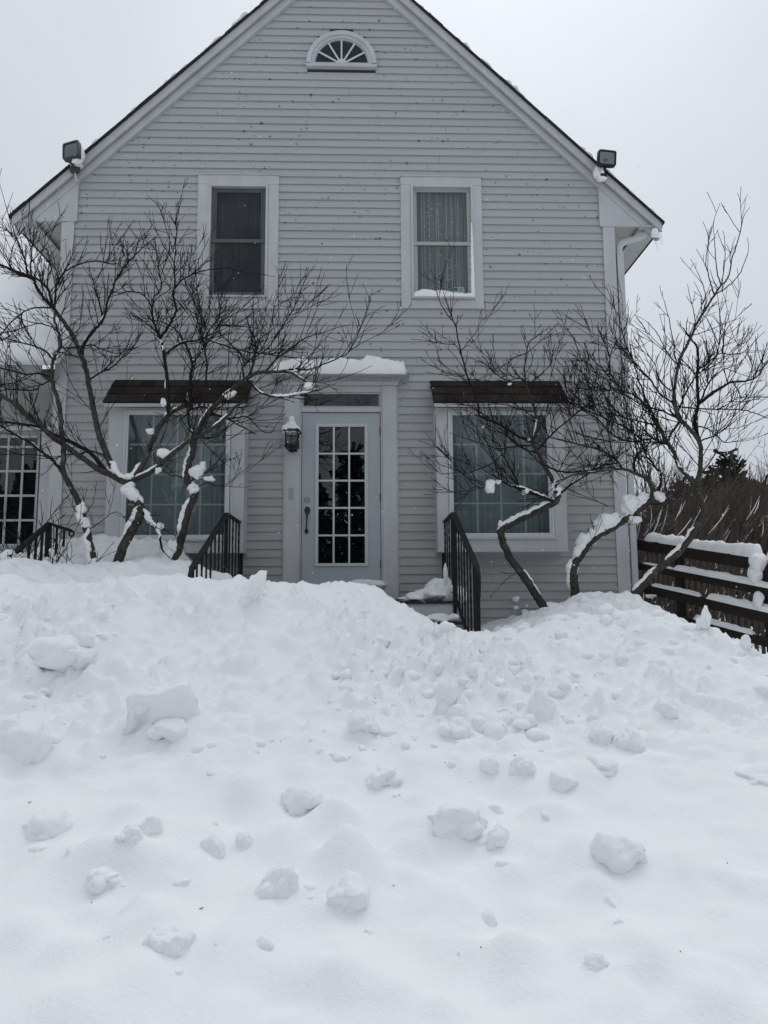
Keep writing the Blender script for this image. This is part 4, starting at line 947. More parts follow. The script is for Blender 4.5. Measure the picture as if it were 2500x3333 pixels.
def railing(name, label, x, ya, yb, zl, yc, zc, ht, mir=1, npk1=4, npk2=7, drop=None):
    """level run ya..yb at landing height zl, then raking down to (yc, zc)"""
    r = empty(name, loc=(x, yb, zl)); setp(r, label, 'railing', 'black iron stair railings')
    topa, topb, topc = (x, ya, zl+ht), (x, yb, zl+ht), (x, yc, zc)
    HB(MB().beam(topa, topb, 0.045, 0.022).beam(topb, topc, 0.05, 0.024), 'handrail', 'iron', r)
    P = catmull([topc, (x, yc-0.05, zc-0.06), (x, yc-0.055, zc-0.16), (x, yc-0.03, zc-0.24)], 5)
    HB(MB().tube(P, 0.022, 8), 'lamb_tongue', 'iron', r)
    sl_ = (zl+ht-zc)/(yb-yc)
    for y, z0_, z1_ in ((ya-0.03, zl, zl+ht), (yb, zl-0.25, zl+ht), (yc+0.0, zc-0.95, zc)):
        HB(MB().box(x-0.018, x+0.018, y-0.018, y+0.018, z0_, z1_-0.01), 'post', 'iron', r)
    HB(MB().beam((x, ya, zl+0.09), (x, yb, zl+0.09), 0.03, 0.012), 'bottom_rail', 'iron', r)
    HB(MB().beam((x, yb, zl+0.07), (x, yc, zc-ht+0.07), 0.03, 0.012), 'bottom_rail', 'iron', r)
    def bal(y, z0_, z1_, tw):
        mb = MB(); ns = 22 if tw else 2; hw = 0.0075; rings = []
        for i in range(ns):
            t = i/(ns-1); a = (t*14 if tw else 0); z = z0_+(z1_-z0_)*t
            rings += [(x+hw*1.41*math.cos(a+math.pi/4+j*math.pi/2), y+hw*1.41*math.sin(a+math.pi/4+j*math.pi/2), z) for j in range(4)]
        fs = [(i*4+j, i*4+(j+1) % 4, (i+1)*4+(j+1) % 4, (i+1)*4+j) for i in range(ns-1) for j in range(4)]
        mb.add(rings, fs); HB(mb, 'baluster', 'iron', r)
    for i in range(npk1):
        y = ya-0.03+(yb-ya+0.03)*(i+1)/(npk1+1); bal(y, zl+0.09, zl+ht-0.01, i % 2 == 0)
    for i in range(npk2):
        t = (i+1)/(npk2+1); y = yb+(yc-yb)*t; bal(y, zl+0.07+(zc-ht-zl)*t, zl+ht-0.012+(zc-zl-ht)*t, i % 2 == 1)
    return r
railing('stair_railing', 'black iron stair railing between the door and the dark-limbed trees', RXL, -0.08, LY, LZ, -2.62, CZ+0.30, 0.90)
railing('stair_railing', 'black iron stair railing on the exposed side of the front steps', RXR, -0.08, LY, LZ, -2.62, CZ+0.30, 0.90)
# small railing at the side wing door
sx = X_(160, 1705, -0.7)
r2 = empty('stair_railing', loc=(sx, -0.7, CZ)); setp(r2, 'short black iron railing by the side wing door half buried in snow', 'railing', 'black iron stair railings')
pA = at(232, 1728, -0.45); pB = at(160, 1705, -0.85); pC = at(30, 1815, -1.55)
HB(MB().beam(pA, pB, 0.03, 0.03).beam(pB, pC, 0.04, 0.045), 'handrail', 'iron', r2)
P = [pA+np.array([0, -0.0, 0])+np.array([0.035*math.sin(a)-0.0, 0, -0.04+0.04*math.cos(a)])*(1-a/12) for a in np.linspace(0, 7.5, 20)]
HB(MB().tube(P, 0.01, 6), 'scroll', 'iron', r2)
HB(MB().box(pB[0]-0.025, pB[0]+0.025, pB[1]-0.025, pB[1]+0.025, pB[2]-1.0, pB[2]), 'post', 'iron', r2)
for t in (0.35, 0.68): p = pB+(pA-pB)*t; HB(MB().box(p[0]-0.01, p[0]+0.01, p[1]-0.01, p[1]+0.01, p[2]-0.75, p[2]), 'baluster', 'iron', r2)
for t in (0.18, 0.34, 0.52, 0.7, 0.88): p = pB+(pC-pB)*t; HB(MB().box(p[0]-0.011, p[0]+0.011, p[1]-0.011, p[1]+0.011, p[2]-0.85, p[2]), 'baluster', 'iron', r2)

# ------------------------------------------------------------------ wall lantern and floodlights
lc = at(951, 1432, -0.16)
ln = empty('wall_lantern', loc=tuple(lc)); setp(ln, 'black wall lantern with leaded glass beside the front door', 'lantern')
lx, ly, lz = lc
def taper(mb, c, w0, w1, z0, z1):
    mb.add([(c[0]-w0, c[1]-w0, z0), (c[0]+w0, c[1]-w0, z0), (c[0]+w0, c[1]+w0, z0), (c[0]-w0, c[1]+w0, z0), (c[0]-w1, c[1]-w1, z1), (c[0]+w1, c[1]-w1, z1), (c[0]+w1, c[1]+w1, z1), (c[0]-w1, c[1]+w1, z1)],
           [(0, 3, 2, 1), (4, 5, 6, 7), (0, 1, 5, 4), (1, 2, 6, 5), (2, 3, 7, 6), (3, 0, 4, 7)]); return mb
HB(taper(taper(MB(), lc, 0.085, 0.078, lz-0.085, lz-0.06), lc, 0.06, 0.085, lz-0.10, lz-0.0851), 'base', 'black', ln)
mb = MB()
for sx_ in (-1, 1):
    for sy_ in (-1, 1):
        mb.box(lx+sx_*0.068-0.008, lx+sx_*0.068+0.008, ly+sy_*0.068-0.008, ly+sy_*0.068+0.008, lz-0.06, lz+0.09)
HB(mb, 'cage', 'black', ln)
HB(MB().box(lx-0.06, lx+0.06, ly-0.066, ly-0.063, lz-0.06, lz+0.09).box(lx-0.066, lx-0.063, ly-0.06, ly+0.06, lz-0.06, lz+0.09).box(lx+0.063, lx+0.066, ly-0.06, ly+0.06, lz-0.06, lz+0.09), 'glazing', 'lampglass', ln)
HB(MB().box(lx-0.003, lx+0.003, ly-0.071, ly-0.067, lz-0.06, lz+0.09).box(lx-0.06, lx-0.0031, ly-0.071, ly-0.067, lz+0.03, lz+0.036).box(lx+0.0031, lx+0.06, ly-0.071, ly-0.067, lz+0.03, lz+0.036), 'lead_bar', 'black', ln)
HB(taper(MB(), lc, 0.105, 0.02, lz+0.0901, lz+0.17), 'hood', 'black', ln)
HB(MB().lathe((lx, ly, lz+0.17), [(0.02, 0), (0.012, 0.02), (0.02, 0.035), (0.012, 0.06), (0.002, 0.075)], 10), 'finial', 'black', ln)
HB(MB().box(lx-0.05, lx+0.05, -0.062, -0.051, lz-0.12, lz+0.12).tube(catmull([(lx, -0.06, lz-0.11), (lx, ly+0.02, lz-0.14), (lx, ly, lz-0.10)], 4), 0.01, 6), 'wall_bracket', 'black', ln)

_ico = {}
def ico(sub):
    if sub not in _ico:
        bm = bmesh.new(); bmesh.ops.create_icosphere(bm, subdivisions=sub, radius=1.0)
        _ico[sub] = (np.array([v.co[:] for v in bm.verts]), np.array([[v.index for v in f.verts] for f in bm.faces])); bm.free()
    return _ico[sub]
def lump(c, size, seed, sub=4, facets=7, rough=0.15, rot=0.0, cut=0.72, fine=0.05):
    v, f = ico(sub); v = v.copy(); q = random.Random(seed)
    r = np.ones(len(v))
    for _ in range(facets):
        n = np.array([q.gauss(0, 1), q.gauss(0, 1), q.gauss(0, 0.8)]); n /= np.linalg.norm(n); d = q.uniform(cut*0.85, 0.95); dt = v@n
        r = np.minimum(r, np.where(dt > 0.05, d/np.maximum(dt, 0.05), 9))
    off = Vector((seed*1.7, seed*0.9, seed*2.3))
    nz = np.array([mnoise.fractal(Vector(p)*1.3+off, 1.0, 2.0, 3) for p in v]); nf = np.array([mnoise.fractal(Vector(p)*4.5+off, 1.0, 2.0, 2) for p in v])
    v = v*(r*(1+rough*nz+fine*nf))[:, None]*np.array(size)[None]
    ca, sa = math.cos(rot), math.sin(rot); v = np.stack([v[:, 0]*ca-v[:, 1]*sa, v[:, 0]*sa+v[:, 1]*ca, v[:, 2]], 1)
    return v+np.array(c)[None], f
def lumps_obj(name, specs, mat='snow', parent=None):
    vs, fs, b = [], [], 0
    for sp in specs:
        v, f = sp; vs.append(v); fs.append(f+b); b += len(v)
    return np_mesh(name, np.vstack(vs), np.vstack(fs), M[mat], parent)
o = lumps_obj('lantern_snow', [lump((lx-0.01, ly, lz+0.125), (0.115, 0.10, 0.065), 3, 3), lump((lx-0.005, ly, lz+0.18), (0.07, 0.07, 0.06), 5, 3), lump((lx-0.005, ly+0.01, lz+0.245), (0.037, 0.04, 0.045), 6, 3), lump((lx-0.07, ly-0.03, lz+0.10), (0.05, 0.06, 0.04), 8, 3)])
setp(o, 'pointed cap of snow on the black wall lantern', 'snow')

def floodlight(label, px, py, wpx, hpx, base, hmat, lmat, yawz, pitch, roll, Yp, pipe):
    c = at(px, py, Yp); b = at(base[0], base[1], RY-0.05); S = 2450/(Yp+8.8); w, h = wpx/S/2, hpx/S/2
    r = empty('floodlight', loc=tuple(c)); setp(r, label, 'floodlight', 'floodlights on the gable rakes')
    Rm = Matrix.Rotation(yawz, 3, 'Z')@Matrix.Rotation(pitch, 3, 'X')@Matrix.Rotation(roll, 3, 'Y')
    def place(mb):
        mb.v = [tuple(Rm@Vector(p)+Vector(c)) for p in mb.v]; return mb
    # rounded rectangular head tapering back
    def rr(w, h, y, k=3.2, n=28):
        out = []
        for t in np.linspace(0, 2*math.pi, n, endpoint=False):
            cx, sx = math.cos(t), math.sin(t); out.append((w*math.copysign(abs(cx)**(0.22), cx), y, h*math.copysign(abs(sx)**(0.22), sx)))
        return out
    n = 28; rings = [rr(w*0.55, h*0.55, 0.11), rr(w*0.8, h*0.8, 0.08), rr(w, h, 0.03), rr(w, h, -0.02), rr(w*0.97, h*0.97, -0.028), rr(w*0.84, h*0.82, -0.028), rr(w*0.83, h*0.81, -0.012)]
    mb = MB(); vs_ = [p for r_ in rings for p in r_]; fs = []
    for i in range(len(rings)-1):
        for j in range(n): fs.append((i*n+j, i*n+(j+1) % n, (i+1)*n+(j+1) % n, (i+1)*n+j))
    fs.append(tuple(range(n-1, -1, -1))); mb.add(vs_, fs); HB(place(mb), 'housing', hmat, r)
    # reflector pyramid and glass
    mb = MB(); o4 = [(-w*0.79, -0.0125, -h*0.77), (w*0.79, -0.0125, -h*0.77), (w*0.79, -0.0125, h*0.77), (-w*0.79, -0.0125, h*0.77)]; i4 = [(x*0.3, 0.04, z*0.25) for x, _, z in o4]
    mb.add(o4+i4, [(0, 1, 5, 4), (1, 2, 6, 5), (2, 3, 7, 6), (3, 0, 4, 7), (4, 5, 6, 7)]); HB(place(mb), 'reflector', lmat, r)
    HB(place(MB().box(-w*0.78, w*0.78, -0.018, -0.015, -h*0.76, h*0.76)), 'glass', 'lampglass', r)
    if lmat == 'lens': HB(place(MB().box(-w*0.22, w*0.22, 0.028, 0.036, -h*0.1, h*0.1)), 'lamp', 'grey', r)
    neck = catmull([tuple(Rm@Vector((0.0, 0.03, -h*0.9))+Vector(c)), ((c[0]*0.4+b[0]*0.6), (c[1]+b[1])/2-0.01, (c[2]-h)*0.4+b[2]*0.6), tuple(b)], 5)
    HB(MB().tube(neck, 0.018, 8), 'neck', hmat, r)
    HB(MB().lathe((b[0], RY-0.001, b[2]), [(0.066, 0), (0.066, 0.02), (0.055, 0.038), (0.03, 0.05), (0.005, 0.052)], 18, 'y'), 'junction_box', hmat, r)
    if pipe:
        HB(MB().tube(catmull([(b[0]+0.01, RY-0.02, b[2]-0.05), (b[0]+0.02, RY-0.03, b[2]-0.11), (b[0]+0.035, RY-0.03, b[2]-0.165)], 4), 0.012, 8).lathe((b[0]+0.04, RY-0.03, b[2]-0.175), [(0.03, 0), (0.03, 0.012)], 10), 'sensor_pipe', 'trim', r)
    return r, b, c
_, b1, c1 = floodlight('weathered grey floodlight with hanging sensor pipe on the rake above the side wing', 233, 491, 62, 68, (240, 545), 'grey', 'greylens', math.radians(-14), math.radians(-8), math.radians(-8), RY-0.16, True)
_, b2, c2 = floodlight('black square floodlight on the rake above the downspout', 1975, 516, 66, 56, (1962, 562), 'black', 'lens', math.radians(4), math.radians(4), math.radians(3), RY-0.14, False)
o = lumps_obj('floodlight_snow', [lump((b1[0]+0.02, b1[1]+0.04, b1[2]+0.045), (0.075, 0.06, 0.05), 31, 3), lump((c1[0]+0.10, c1[1]+0.05, c1[2]-0.02), (0.045, 0.05, 0.11), 32, 3), lump((c1[0]+0.06, c1[1]+0.02, c1[2]-0.12), (0.06, 0.05, 0.035), 33, 3)])
setp(o, 'snow packed behind the weathered grey floodlight', 'snow')
o = lumps_obj('floodlight_snow', [lump((b2[0]-0.06, b2[1]+0.02, b2[2]+0.01), (0.06, 0.055, 0.085), 41, 3), lump((b2[0]-0.02, b2[1]+0.0, b2[2]-0.085), (0.08, 0.05, 0.03), 43, 3), lump((b2[0]-0.01, b2[1]-0.02, b2[2]+0.02), (0.03, 0.03, 0.04), 44, 3)])
setp(o, 'curl of snow packed round the base of the black square floodlight', 'snow')
pe = at(2135, 752, RY-0.03)
o = lumps_obj('eave_ice', [lump((pe[0], pe[1]+0.025, pe[2]), (0.055, 0.022, 0.05), 51, 3, rough=0.35), lump((pe[0]+0.02, pe[1]+0.025, pe[2]-0.05), (0.075, 0.03, 0.022), 52, 3)])
setp(o, 'crust of frozen snow on the lower end of the rake above the downspout', 'snow')

# ------------------------------------------------------------------ wooden fence beside the house
FA = np.array([X_(2098, 1800, 0.10), 0.10, 0.0]); FB = np.array([X_(2465, 1830, -1.35), -1.35, 0.0])
zA, zB = Z_(2098, 1764, 0.10), Z_(2465, 1822, -1.35)
fdir = (FB-FA)/np.linalg.norm(FB-FA); Lf = np.linalg.norm(FB-FA); slope = (zB-zA)/Lf; Lt = Lf*1.75
fnrm = np.array([-fdir[1], fdir[0], 0]); fnrm = fnrm if fnrm[0] > 0 else -fnrm       # away from the camera side
def fp(s, off=0.0, z=0.0): 
    p = FA+fdir*s+fnrm*off; return np.array([p[0], p[1], zA+slope*s+z])
fe = empty('wooden_fence', loc=tuple(fp(0, 0, -0.9))); setp(fe, 'dark brown picket fence with snow-loaded rails running down from the house corner', 'fence')
for off, dz, w_, h_ in ((0.0, -0.055, 0.035, 0.10), (-0.03, -0.295, 0.035, 0.085), (-0.03, -0.55, 0.035, 0.11), (-0.03, -0.80, 0.035, 0.09)):
    HB(MB().beam(fp(-0.1, off, dz), fp(Lt, off, dz), w_, h_), 'rail', 'fence', fe)
HB(MB().beam(fp(-0.1, 0.05, 0.012), fp(Lt, 0.05, 0.012), 0.14, 0.022), 'cap_board', 'fence', fe)
s = 0.02; q = random.Random(2)
while s < Lt:
    a, b = fp(s, 0.038, -0.06+q.uniform(-0.005, 0.005)), fp(s, 0.038, -0.98)
    HB(MB().beam(b, a, 0.034, 0.018, tuple(fnrm)), 'picket', 'picket', fe); s += 0.080
for s in (0.52, 1.66, 2.6):
    p = fp(s, 0.03); HB(MB().box(p[0]-0.045, p[0]+0.045, p[1]-0.045, p[1]+0.045, p[2]-1.3, p[2]+0.0 if s < 1 else p[2]+0.02), 'post', 'fence', fe)
for A, B, wd, h_, sd, lab in ((fp(0.0, 0.05, 0.022), fp(0.62, 0.05, 0.022), 0.15, 0.085, 1, 'snow ridge on the fence cap next to the house corner'), (fp(0.66, 0.05, 0.022), fp(1.56, 0.05, 0.022), 0.16, 0.10, 2, 'long thick snow ridge on the fence cap between the two posts'),
                              (fp(0.5, -0.035, -0.252), fp(1.75, -0.035, -0.252), 0.08, 0.055, 3, 'snow lying along the upper middle rail of the fence'), (fp(0.15, -0.035, -0.494), fp(0.85, -0.035, -0.494), 0.06, 0.03, 4, 'thin snow line on the lower middle rail close to the house'), (fp(0.95, -0.035, -0.494), fp(2.2, -0.035, -0.494), 0.085, 0.055, 5, 'thick snow on the lower middle rail at the fence post'),
                              (fp(0.75, -0.035, -0.754), fp(1.5, -0.035, -0.754), 0.07, 0.045, 6, 'snow on the bottom rail of the fence'), (fp(1.68, 0.03, 0.02), fp(2.7, 0.05, 0.022), 0.16, 0.12, 7, 'snow heap on the fence cap past the second post'), (fp(0.02, -0.035, -0.252), fp(0.48, -0.035, -0.252), 0.05, 0.016, 8, 'thin snow line on the upper middle rail touching the house')):
    v, f = snow_slab(A, B, tuple(fnrm), wd, h_, 60, 9, 80+sd, 0.6, 0.12); o = np_mesh('fence_snow', v, f, M['snow']); setp(o, lab, 'snow', 'snow ridges on the fence')
o = lumps_obj('fence_snow', [lump(fp(1.62, -0.05, -0.02), (0.09, 0.09, 0.10), 91, 3), lump(fp(1.58, -0.06, -0.14), (0.07, 0.07, 0.10), 92, 3), lump(fp(1.60, -0.06, -0.40), (0.06, 0.07, 0.09), 93, 3)]); setp(o, 'clump of snow stuck to the fence post', 'snow', 'snow ridges on the fence')

# ------------------------------------------------------------------ bare trees traced limb by limb, each with real depth
IM = dict(i1=(0, 700, .3014), i2=(0, 1300, .3014), i3=(400, 1300, .3014), i4=(500, 700, .4219), i5=(1400, 900, .3617), i6=(1900, 700, .3617), z6=(1850, 1350, .3918), z4=(1350, 1150, .4296))
class Twigs:
    def __init__(s): s.v = []; s.f = []; s.n = 0
    def add(s, P, R):
        P = np.asarray(P); m = len(P); T = np.gradient(P, axis=0); T /= (np.linalg.norm(T, axis=1, keepdims=True)+1e-9)
        ref = np.where(np.abs(T[:, 1:2]) < 0.85, np.array([[0, 1.0, 0]]), np.array([[1.0, 0, 0]])); U = np.cross(T, ref); U /= (np.linalg.norm(U, axis=1, keepdims=True)+1e-9); Wv = np.cross(T, U)
        R = np.asarray(R)[:, None]
        ring = [P+(U*math.cos(a)+Wv*math.sin(a))*R for a in (0, 2.094, 4.189)]
        s.v.append(np.stack(ring, 1).reshape(-1, 3)); b = s.n
        for i in range(m-1):
            for k in range(3): s.f.append((b+i*3+k, b+i*3+(k+1) % 3, b+(i+1)*3+(k+1) % 3, b+(i+1)*3+k))
        s.n += 3*m
def safe(P):                                # keep twigs out of the house
    P = np.asarray(P); inside = (P[:, 0] > XL-0.3) & (P[:, 0] < XR+0.2); lim = np.where(P[:, 2] > CZ+2.5, -0.10, -0.46)
    P[:, 1] = np.where(inside, np.minimum(P[:, 1], lim), P[:, 1]); return P
def grow(tw, p, d, L, r, q, level, up=0.5, dens=1.0):
    n = max(4, int(L/0.05)); st = L/n; P = [p]; d = d/np.linalg.norm(d); bend = np.array([q.gauss(0, 1), q.gauss(0, 0.6), q.gauss(0, 0.5)])*0.10
    for i in range(n):
        d = d+np.array([q.gauss(0, 0.065), q.gauss(0, 0.055), q.gauss(0, 0.06)])+bend*0.45+np.array([0, 0, up*0.085]); d /= np.linalg.norm(d); P.append(P[-1]+d*st)
    P = safe(np.array(P)); tw.add(P, np.linspace(r, 0.0026, len(P)))
    if level > 0:
        k = int(L*q.uniform(5.5, 9)*dens)
        for _ in range(k):
            t = q.uniform(0.15, 0.95); i = min(len(P)-2, int(t*(len(P)-1))); T = P[i+1]-P[i]; T /= (np.linalg.norm(T)+1e-9)
            a = np.array([q.gauss(0, 1), q.gauss(0, 0.8), q.gauss(0, 1)]); a -= T*np.dot(a, T); a /= (np.linalg.norm(a)+1e-9); ang = math.radians(q.uniform(20, 46))
            grow(tw, P[i], T*math.cos(ang)+a*math.sin(ang)+np.array([0, 0, 0.15]), L*q.uniform(0.28, 0.62)*(1-0.4*t), max(0.0028, r*0.65), q, level-1, up, dens)
def tree(name, label, Y0, limbs, seed, snow=(), clumps=(), dens=1.0):
    q = random.Random(seed); tr = None; done = []; tw = Twigs()
    for li, lb in enumerate(limbs):
        im, pts, w0, w1, dy = lb[:5]; td = lb[5] if len(lb) > 5 else 1.0
        ox, oy, sc = IM[im]; pp = np.array([(ox+x*sc, oy+y*sc) for x, y in pts])
        ys = Y0
        if done:                            # start at the depth of the limb it grows from
            best = min(((np.hypot(*(d[0]-pp[0]).T).min(), d, int(np.hypot(*(d[0]-pp[0]).T).argmin())) for d in done), key=lambda e: e[0])
            ys = best[1][1][best[2]]; 
            if best[0] < 45: pp[0] = best[1][0][best[2]]
        seg = np.concatenate([[0], np.cumsum(np.hypot(*np.diff(pp, axis=0).T))]); tt = seg/seg[-1]
        Ys = ys+dy*tt**1.2
        q3 = catmull(np.column_stack([pp, Ys]), 6); tq = np.linspace(0, 1, len(q3))
        q3[:, :2] += np.column_stack([[q.gauss(0, 1) for _ in tq], [q.gauss(0, 1) for _ in tq]])*(0.8 if li else 1.2)*(tq > 0)[:, None]
        P = np.array([at(a, b, y) for a, b, y in q3]); P = safe(P)
        wd = (w0+(w1-w0)*tq**0.8)*(1.0 if w0 > 16 else 1.15); R = wd/2*(P[:, 1]+8.8)/FPX
        R = R*np.array([1+q.uniform(-0.06, 0.08) for _ in R])
        if tr is None:
            tr = empty(name, loc=tuple(P[0])); setp(tr, label, 'tree', 'bare trees in front of the house')
        mb = MB().tube(P, R, 10 if w0 > 12 else 7); HB(mb, 'trunk' if li == 0 else 'branch', 'bark' if w0 > 13 else 'twig', tr, smooth=True)
        done.append((q3[:, :2], q3[:, 2], P, R))
        # shoots and twigs along the limb
        L = np.linalg.norm(np.diff(P, axis=0), axis=1).sum(); n = int(L*td*dens*13); t0 = 0.55 if li == 0 else 0.08
        for _ in range(n):
            t = q.uniform(t0, 1.0)**0.85; i = min(len(P)-2, int(t*(len(P)-1))); T = P[i+1]-P[i]; T /= (np.linalg.norm(T)+1e-9)
            a = np.array([q.gauss(0, 1), q.gauss(0, 0.75), q.gauss(0.55, 1)]); a -= T*np.dot(a, T); a /= (np.linalg.norm(a)+1e-9); ang = math.radians(q.uniform(25, 62))
            d = T*math.cos(ang)+a*math.sin(ang); d[2] += 0.22
            grow(tw, P[i], d, q.choice((0.16, 0.24, 0.34, 0.46, 0.62))*q.uniform(0.8, 1.2), min(0.0055, R[i]*0.7), q, 2 if q.random() < 0.45 else 1, 0.55, dens)
        if li:
            T = P[-1]-P[-3]; grow(tw, P[-1], T, 0.16, max(0.0026, R[-1]*0.9), q, 1, 0.4, dens)
    o = np_mesh('twigs', np.vstack(tw.v), np.array(tw.f), M['twig'], tr, smooth=False); o['kind'] = 'stuff'
    # snow caught on the limbs
    sp = []; snow = list(snow)
    for li in range(1, len(done)):
        if limbs[li][2] > 6 and len(done[li][2]) > 14 and q.random() < 0.7:
            for _ in range(2): a_ = q.uniform(.05, .75); snow.append((li, a_, a_+q.uniform(.08, .16), q.uniform(.45, .75)))
    for li, a, b, k in snow:
        _, _, P, R = done[li]; n = len(P); i0, i1 = int(a*(n-1)), int(b*(n-1))
        Ps = catmull(P[i0:i1+1], 3) if i1-i0 > 1 else P[i0:i1+1]
        m = len(Ps); Rs = np.interp(np.linspace(0, 1, m), np.linspace(0, 1, i1-i0+1), R[i0:i1+1])
        prof = np.clip(1-np.abs(np.linspace(-1, 1, m))**4, 0.1, 1)
        wob = np.array([1+0.30*(mnoise.noise(Vector((i*0.27, seed+li, 3.1))))+0.10*mnoise.noise(Vector((i*0.9, seed, li))) for i in range(m)])
        T = np.gradient(Ps, axis=0); T /= (np.linalg.norm(T, axis=1, keepdims=True)+1e-9)
        upv = np.array([-0.35, -0.02, 1.0]); side = upv[None]-T*(T@upv)[:, None]; side /= (np.linalg.norm(side, axis=1, keepdims=True)+1e-9)
        rad = (Rs*0.60+0.004)*prof*wob*k
        C_ = Ps+side*(Rs*0.72+rad*0.30)[:, None]; mbs = MB().tube(C_, rad, 12); vv = np.array(mbs.v); cc = np.repeat(C_, 12, axis=0)
        nn = np.array([mnoise.fractal(Vector(p)*16, 1.0, 2.0, 3) for p in vv]); vv = cc+(vv-cc)*(1+0.32*nn)[:, None]; sp.append((vv, mbs.f))
    cl = []
    for im, x, y, sx, sz, dy, sd in clumps:
        ox, oy, sc = IM[im]; px, py = ox+x*sc, oy+y*sc
        best = min(((np.hypot(*(d[0]-np.array([px, py])).T).min(), d, int(np.hypot(*(d[0]-np.array([px, py])).T).argmin())) for d in done), key=lambda e: e[0])
        bp = best[1][0][best[2]]; k_ = min(1.0, 14.0/max(best[0], 1e-3)); px, py = bp[0]+(px-bp[0])*k_, bp[1]+(py-bp[1])*k_-sz*sc*0.25; Yc = best[1][1][best[2]]; dsc = (Yc+8.8)/FPX*sc; c = at(px, py, Yc)
        qq = random.Random(sd); hx_, hz_ = sx/2*dsc, sz/2*dsc; parts_ = [lump(c, (hx_*.9, (hx_+hz_)*.36, hz_*.82), sd, 4, 6, 0.3, fine=0.10)]
        for _ in range(2):
            o_ = np.array([qq.uniform(-.7, .7)*hx_, qq.uniform(-.3, .3)*hx_, qq.uniform(-.6, .6)*hz_]); r__ = qq.uniform(.25, .5); parts_.append(lump(c+o_, (hx_*r__, (hx_+hz_)*.5*r__, hz_*r__), sd+qq.randint(1, 999), 3, 6, 0.35, fine=0.12))
        cl.append(parts_)
    if sp:
        for v, f in sp: HB(MB().add(v, f), 'limb_snow', 'snow', tr, smooth=True)
    for pl_ in cl: lumps_obj('snow_clump', pl_, 'snow', tr)
    return tr

